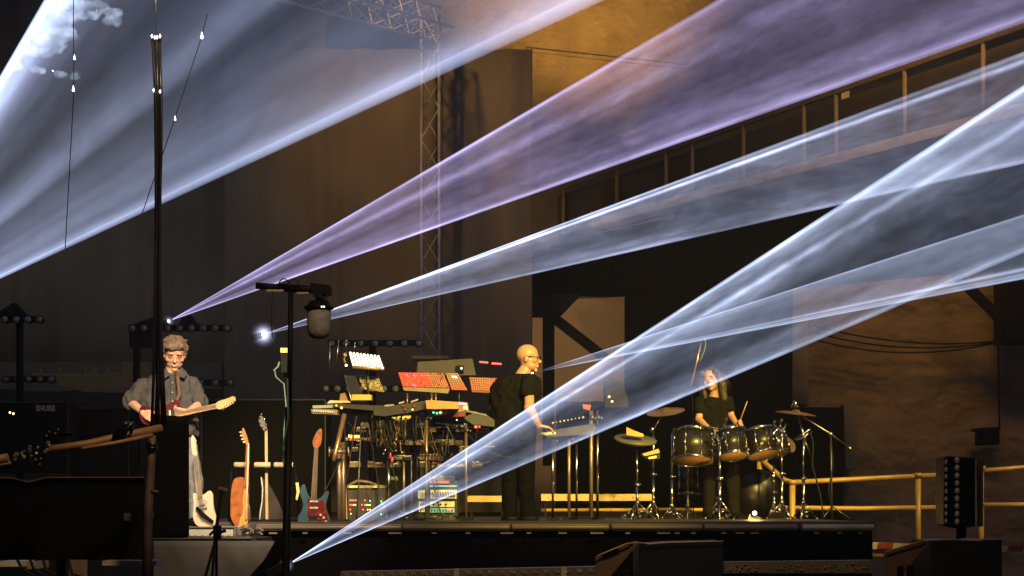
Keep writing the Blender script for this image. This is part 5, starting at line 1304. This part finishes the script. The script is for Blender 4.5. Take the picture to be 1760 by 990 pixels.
for k, (x, y0, m_, r_, lb) in enumerate(((950, 745, chrome, .012, 'bright pole under the edge of the stage piano'), (978, 742, bm_, .017, 'thick brown pole under the stage piano'), (991, 742, chrome, .012, 'chrome pole just past the thick brown one'), (1016, 706, bm_, .021, 'tall thick brown pole below the red lamp'), (1027, 706, chrome, .014, 'tall chrome pole nearest the drum pad'))):
    column(x, y0, 893, 20.7, lb, r_, m_)
q = MB(); q.pprism([(1040, 655), (1052, 648), (1070, 660), (1080, 685), (1080, 700), (1040, 700)], 26, .4)  # added block standing in for a lighter patch of the stone opening
tag(q.build('stone_patch_block', mat('grey block', (.04, .036, .03), .9)), 'rounded grey block added for a pale stone patch seen through the wide beam', 'stone patch')
# ================================================================ laser projectors and their hollow beams in the smoke
def line_dir(ax, ay, bx, by, Ya):
    """unit view directions of two picture points on one line"""
    a = (P(ax, ay, 1.0) - V((0, 0, EYE))).normalized(); b = (P(bx, by, 1.0) - V((0, 0, EYE))).normalized()
    return a, b
def beam_mat(name, col, k, prof, power, wisp=.5, wscale=.9, hot=0.0, fine=26.0, seed=0.0, r0=1.0, zmin=.05):
    m = bpy.data.materials.new(name); m.use_nodes = True; n = m.node_tree; n.nodes.clear()
    N = n.nodes.new; Lk = n.links.new
    out = N('ShaderNodeOutputMaterial'); em = N('ShaderNodeEmission'); tc = N('ShaderNodeTexCoord'); sx = N('ShaderNodeSeparateXYZ')
    Lk(tc.outputs['Object'], sx.inputs[0]); Lk(em.outputs[0], out.inputs['Volume'])
    def math_(op, a, b=None, c=None):
        x = N('ShaderNodeMath'); x.operation = op
        for i, v in enumerate((a, b, c)):
            if v is None: continue
            if isinstance(v, (int, float)): x.inputs[i].default_value = v
            else: Lk(v, x.inputs[i])
        return x.outputs[0]
    az = math_('ARCTAN2', sx.outputs[1], sx.outputs[0])
    fac = math_('MULTIPLY_ADD', az, 1 / (2 * math.pi), .5)
    cr = N('ShaderNodeValToRGB'); cr.color_ramp.interpolation = 'LINEAR'; e = cr.color_ramp.elements
    pts = sorted(prof)
    e[0].position = pts[0][0]; e[0].color = (pts[0][1] / 12,) * 3 + (1,)
    e[1].position = pts[-1][0]; e[1].color = (pts[-1][1] / 12,) * 3 + (1,)
    for p, v in pts[1:-1]:
        x = e.new(p); x.color = (v / 12,) * 3 + (1,)
    Lk(fac, cr.inputs[0])
    # fine streaks along the generators
    z = math_('MAXIMUM', sx.outputs[2], .05); zf = math_('MAXIMUM', sx.outputs[2], zmin)
    cx = N('ShaderNodeCombineXYZ'); Lk(math_('DIVIDE', sx.outputs[0], z), cx.inputs[0]); Lk(math_('DIVIDE', sx.outputs[1], z), cx.inputs[1]); Lk(math_('MULTIPLY', z, .006), cx.inputs[2])
    cx2 = N('ShaderNodeVectorMath'); cx2.operation = 'SCALE'; cx2.inputs['Scale'].default_value = fine; Lk(cx.outputs[0], cx2.inputs[0])
    ns = N('ShaderNodeTexNoise'); ns.inputs['Scale'].default_value = 1.0; ns.inputs['Detail'].default_value = 3; Lk(cx2.outputs[0], ns.inputs['Vector'])
    st = N('ShaderNodeMapRange'); st.inputs['From Min'].default_value = .3; st.inputs['From Max'].default_value = .7; st.inputs['To Min'].default_value = .40; st.inputs['To Max'].default_value = 1.65; Lk(ns.outputs['Fac'], st.inputs[0])
    # drifting smoke
    ad = N('ShaderNodeVectorMath'); ad.operation = 'ADD'; ad.inputs[1].default_value = (seed, seed * 2, 0); sc_ = N('ShaderNodeVectorMath'); sc_.operation = 'MULTIPLY'; sc_.inputs[1].default_value = (1, 1, .38); Lk(tc.outputs['Object'], sc_.inputs[0]); Lk(sc_.outputs[0], ad.inputs[0])
    nw = N('ShaderNodeTexNoise'); nw.inputs['Scale'].default_value = wscale; nw.inputs['Detail'].default_value = 7; nw.inputs['Roughness'].default_value = .6; nw.inputs['Distortion'].default_value = 1.6; Lk(ad.outputs[0], nw.inputs['Vector'])
    wm = N('ShaderNodeMapRange'); wm.inputs['From Min'].default_value = .33; wm.inputs['From Max'].default_value = .68; wm.inputs['To Min'].default_value = 1 - wisp; wm.inputs['To Max'].default_value = 1 + wisp; Lk(nw.outputs['Fac'], wm.inputs[0])
    fall = math_('POWER', zf, -power)
    s = math_('MULTIPLY', cr.outputs[0], 12 * k); s = math_('MULTIPLY', s, st.outputs[0]); n2 = N('ShaderNodeTexNoise'); n2.inputs['Scale'].default_value = wscale * 4.5; n2.inputs['Detail'].default_value = 6; n2.inputs['Distortion'].default_value = 2.5; Lk(ad.outputs[0], n2.inputs['Vector'])
    w2 = N('ShaderNodeMapRange'); w2.inputs['From Min'].default_value = .35; w2.inputs['From Max'].default_value = .68; w2.inputs['To Min'].default_value = 1 - wisp * .4; w2.inputs['To Max'].default_value = 1 + wisp * .5; Lk(n2.outputs['Fac'], w2.inputs[0])
    s = math_('MULTIPLY', s, wm.outputs[0]); s = math_('MULTIPLY', s, w2.outputs[0]); s = math_('MULTIPLY', s, fall)
    em.inputs['Color'].default_value = (*col, 1); Lk(s, em.inputs['Strength'])
    return m
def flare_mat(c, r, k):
    # emissive ball painting the glare round the aperture, fading steeply outward
    m = bpy.data.materials.new('painted glare'); m.use_nodes = True; n = m.node_tree; n.nodes.clear()
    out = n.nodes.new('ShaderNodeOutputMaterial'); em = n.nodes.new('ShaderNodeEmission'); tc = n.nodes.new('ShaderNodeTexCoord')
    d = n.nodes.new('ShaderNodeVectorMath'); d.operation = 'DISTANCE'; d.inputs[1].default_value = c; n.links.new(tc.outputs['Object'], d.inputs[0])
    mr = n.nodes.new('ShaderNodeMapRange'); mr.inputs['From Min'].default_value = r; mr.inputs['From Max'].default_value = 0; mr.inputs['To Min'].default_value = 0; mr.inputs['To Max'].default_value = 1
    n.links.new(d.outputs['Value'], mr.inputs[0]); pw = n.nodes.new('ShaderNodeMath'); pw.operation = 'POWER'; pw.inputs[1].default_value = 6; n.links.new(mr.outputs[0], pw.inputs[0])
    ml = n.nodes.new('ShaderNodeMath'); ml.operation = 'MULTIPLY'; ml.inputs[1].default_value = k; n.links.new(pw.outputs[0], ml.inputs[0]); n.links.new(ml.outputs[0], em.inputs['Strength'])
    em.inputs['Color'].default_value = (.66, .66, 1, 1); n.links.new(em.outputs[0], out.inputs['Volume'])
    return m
def laser(label, apex, Ya, up, low, beta, length, col, k, prof, power=1.0, shell=.065, wisp=.4, wscale=.9, plabel='', lensr=.03, body=True, fine=26.0, seed=0.0, flare=0.0, fk=1.0, zmin=.05):
    """up / low: a picture point on the upper and on the lower outline of the beam"""
    C0 = V((0, 0, EYE)); A = P(*apex, Ya)
    u = (A - C0).normalized()
    dU = (P(*up, 1.0) - C0).normalized(); dL = (P(*low, 1.0) - C0).normalized()
    nU = u.cross(dU).normalized(); nL = u.cross(dL).normalized()       # plane normals, both perpendicular to u
    tU = nU.cross(u).normalized(); tL = nL.cross(u).normalized()        # in-picture directions of the two edges
    m = (tU + tL).normalized(); gam = tU.angle(tL)
    b = R(beta); d = (-u * math.cos(b) + m * math.sin(b)).normalized()
    alpha = math.asin(math.sin(b) * math.sin(gam / 2))
    # frame: local z = d, local x = towards the upper edge, local y = completes (far/near side)
    x = (tU - tL); x = (x - d * x.dot(d)).normalized(); y = d.cross(x)
    if y.dot(u) > 0: pass
    seg = 96; z0 = .06; steps = 14; ta = math.tan(alpha); ti = ta * (1 - shell)
    vs = []; fs = []
    zs = [z0 + (length - z0) * (i / steps) ** 1.6 for i in range(steps + 1)]
    for tt in (ta, ti):
        for z in zs:
            for q_ in range(seg):
                a = 2 * math.pi * q_ / seg; vs.append(V((math.cos(a) * z * tt, math.sin(a) * z * tt, z)))
    n1 = (steps + 1) * seg
    for i in range(steps):
        for q_ in range(seg):
            a, b_ = i * seg + q_, i * seg + (q_ + 1) % seg
            fs.append((a, b_, b_ + seg, a + seg)); fs.append((n1 + b_, n1 + a, n1 + a + seg, n1 + b_ + seg))
    for q_ in range(seg):
        a, b_ = q_, (q_ + 1) % seg; fs.append((b_, a, n1 + a, n1 + b_)); k_ = steps * seg; fs.append((k_ + a, k_ + b_, n1 + k_ + b_, n1 + k_ + a))
    me = bpy.data.meshes.new('laser_beam'); me.from_pydata([tuple(v) for v in vs], [], fs)
    bm = bmesh.new(); bm.from_mesh(me); bmesh.ops.recalc_face_normals(bm, faces=bm.faces); bm.to_mesh(me); bm.free()
    for p in me.polygons: p.use_smooth = True
    me.materials.append(beam_mat('beam light', col, k, prof, power, wisp, wscale, fine=fine, seed=seed, zmin=zmin))
    o = bpy.data.objects.new('laser_beam', me); COL.objects.link(o)
    M = Matrix((x, y, d)).transposed().to_4x4(); M.translation = A; o.matrix_world = M
    tag(o, label, 'light beam', 'laser beams fanning through the smoke')
    if body:
        t = thing('laser_projector', plabel, 'projector', A - V((0, 0, .12)), 'laser projectors')
        Mr = Matrix((x, y, d)).transposed(); 
        q = MB(); q.box(A - d * .09, (.08, .08, .16), Mr); q.build('housing', blackgloss, t, bevel=.008)
        q = MB(); q.lathe([(.001, .012), (lensr * .7, .010), (lensr, 0), (lensr, -.012)], A, d, 16); q.build('aperture', mat('laser aperture', (1, 1, 1), .3, emit=12, ecol=(.86, .88, 1)), t)
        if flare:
            q = MB(); q.ball(A, flare, 20); g = q.build('painted_glare', flare_mat(A - V(t['org']), flare, fk), t)
    return o, A, d
def fpos(f, side):
    """ramp position of the generator at picture fraction f (0 = upper edge, 1 = lower edge); side +1 / -1 = one or the other wall of the cone"""
    phi = math.acos(max(-1, min(1, 1 - 2 * f))) * side
    return phi / (2 * math.pi) + .5
def profile(base, lines):
    """base: [(f, v)] on both sides; lines: [(f, side, width, v)]"""
    pts = {}
    for f, v in base:
        for s in (1, -1): pts[round(min(1, max(0, fpos(f, s))), 4)] = v
    def bv(p):
        ks = sorted(pts0); 
        for a, b in zip(ks, ks[1:]):
            if a <= p <= b: return pts0[a] + (pts0[b] - pts0[a]) * (p - a) / max(1e-6, b - a)
        return pts0[ks[0]] if p < ks[0] else pts0[ks[-1]]
    pts0 = dict(pts)
    for f, s, wd, v in lines:
        c = fpos(f, s)
        for p, vv in ((c - wd, bv(c - wd)), (c - wd * .3, bv(c) + (v - bv(c)) * .6), (c, v), (c + wd * .3, bv(c) + (v - bv(c)) * .6), (c + wd, bv(c + wd))): pts[round(min(1, max(0, p)), 4)] = vv
    if 0.0 not in pts: pts[0.0] = base[-1][1]
    if 1.0 not in pts: pts[1.0] = base[-1][1]
    return [(p, v) for p, v in pts.items()][:32]
PURP = (.62, .54, 1.0); BLUE = (.62, .68, 1.0); ICE = (.60, .70, 1.0)
laser('broad violet beam with soft central streak rising over the stage', (290, 552), 29, (1230, 0), (1760, 40), 78, 22, PURP, 23,
      profile([(0, 1.1), (.08, 1.1), (.3, 1.3), (.55, .85), (.8, 1.1), (.95, 1.1), (1, 1.0)], [(.30, -1, .035, 4.5)]), 1.35, plabel='laser projector on the dark lamp tree, source of the broad violet beam', lensr=.02, wisp=.5, wscale=.8, seed=1, flare=.14, fk=25)
laser('slim blue beam with twin bright lines along its upper edge', (453, 575), 27, (1760, 88), (1500, 340), 76, 20, BLUE, 25,
      profile([(0, 1.6), (.05, 1.3), (.2, 1.4), (.55, 1.0), (.85, 1.4), (1, 1.0)], [(.07, -1, .024, 15)]), 1.35, plabel='flaring laser projector, bright point source beyond the tall stand', wisp=.6, wscale=.9, seed=5, lensr=.045, flare=.26, fk=50)
laser('long crossing beam starting low at the stage front, streaked with smoke', (492, 972), 16.5, (1760, 145), (1560, 520), 82, 13, ICE, 23,
      profile([(0, 1.4), (.06, 1.4), (.2, 1.5), (.45, .7), (.7, .45), (.9, .8), (1, .8)], [(.20, -1, .018, 9.0), (.26, 1, .03, 2)]), 1.42, plabel='laser projector on the ground behind the tall stand foot', wisp=.7, wscale=1.1, seed=9, flare=.10, fk=60)
laser('short blue beam beginning behind the bald head', (915, 641), 21.6, (1760, 368), (1760, 480), 74, 10, ICE, 20,
      profile([(0, 1.1), (.15, 1.2), (.5, 1.0), (.8, 1.1), (1, 1.7)], [(.86, -1, .022, 8.0), (.93, 1, .02, 5.0)]), 1.35, plabel='laser projector hidden behind the head of the bald man', lensr=.006, zmin=.5, wisp=.35, seed=13)
laser('enormous grey violet beam filling the sky over the guitarist', (-276, 607), 21, (75, 0), (1040, 0), 80, 15, (.56, .65, 1.0), 5.2,
      profile([(0, 4.0), (.06, 3.6), (.16, 1.2), (.24, .6), (.35, .55), (.5, .85), (.62, .7), (.8, .95), (.95, 1.2), (1, 1.0)], [(.56, -1, .03, 3.0), (.50, 1, .02, 2.2)]), 1.25, plabel='laser projector beyond the picture edge, source of the enormous beam', wisp=.3, wscale=.5, fine=13, seed=21)
# emissive lumps standing in for the patch the big beam lights up
def glow_mat():
    m = bpy.data.materials.new('laser glow'); m.use_nodes = True; n = m.node_tree; n.nodes.clear()
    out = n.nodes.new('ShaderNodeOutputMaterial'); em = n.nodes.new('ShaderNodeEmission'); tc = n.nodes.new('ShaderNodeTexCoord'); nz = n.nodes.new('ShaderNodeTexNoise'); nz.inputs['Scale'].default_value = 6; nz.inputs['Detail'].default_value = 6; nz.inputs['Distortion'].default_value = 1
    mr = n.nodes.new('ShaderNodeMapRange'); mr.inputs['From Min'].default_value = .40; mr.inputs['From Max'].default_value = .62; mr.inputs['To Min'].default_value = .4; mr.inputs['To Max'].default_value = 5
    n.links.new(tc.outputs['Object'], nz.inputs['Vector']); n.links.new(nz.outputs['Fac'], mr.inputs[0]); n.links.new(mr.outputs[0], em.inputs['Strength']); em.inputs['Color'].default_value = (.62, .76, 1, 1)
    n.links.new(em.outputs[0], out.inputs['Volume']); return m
pm = glow_mat()
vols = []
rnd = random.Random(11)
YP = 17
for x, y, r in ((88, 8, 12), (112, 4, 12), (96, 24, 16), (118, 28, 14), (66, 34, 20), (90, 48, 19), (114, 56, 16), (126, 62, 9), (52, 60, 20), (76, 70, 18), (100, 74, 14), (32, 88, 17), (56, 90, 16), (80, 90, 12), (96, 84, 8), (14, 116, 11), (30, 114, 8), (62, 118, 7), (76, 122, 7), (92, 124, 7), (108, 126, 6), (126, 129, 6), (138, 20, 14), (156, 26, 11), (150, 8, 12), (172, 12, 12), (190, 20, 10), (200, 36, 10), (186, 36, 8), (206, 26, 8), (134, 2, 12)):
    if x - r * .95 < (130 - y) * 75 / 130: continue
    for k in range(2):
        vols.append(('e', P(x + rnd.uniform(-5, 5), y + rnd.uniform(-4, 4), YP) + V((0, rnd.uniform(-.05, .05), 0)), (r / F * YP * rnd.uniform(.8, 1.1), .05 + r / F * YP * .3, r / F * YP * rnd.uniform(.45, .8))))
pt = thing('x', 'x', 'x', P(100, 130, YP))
po = union_mesh('laser_glow', vols, pm, pt, .02, 1, fold=.03, fscale=8, seed=2)
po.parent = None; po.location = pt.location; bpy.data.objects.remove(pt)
tag(po, 'ragged brilliant white glow standing in for a laser lit patch above the thin wires', 'smoke'); po['kind'] = 'stuff'
for o in SC.objects:
    if 'org' in o.keys(): del o['org']
bpy.context.view_layer.update()
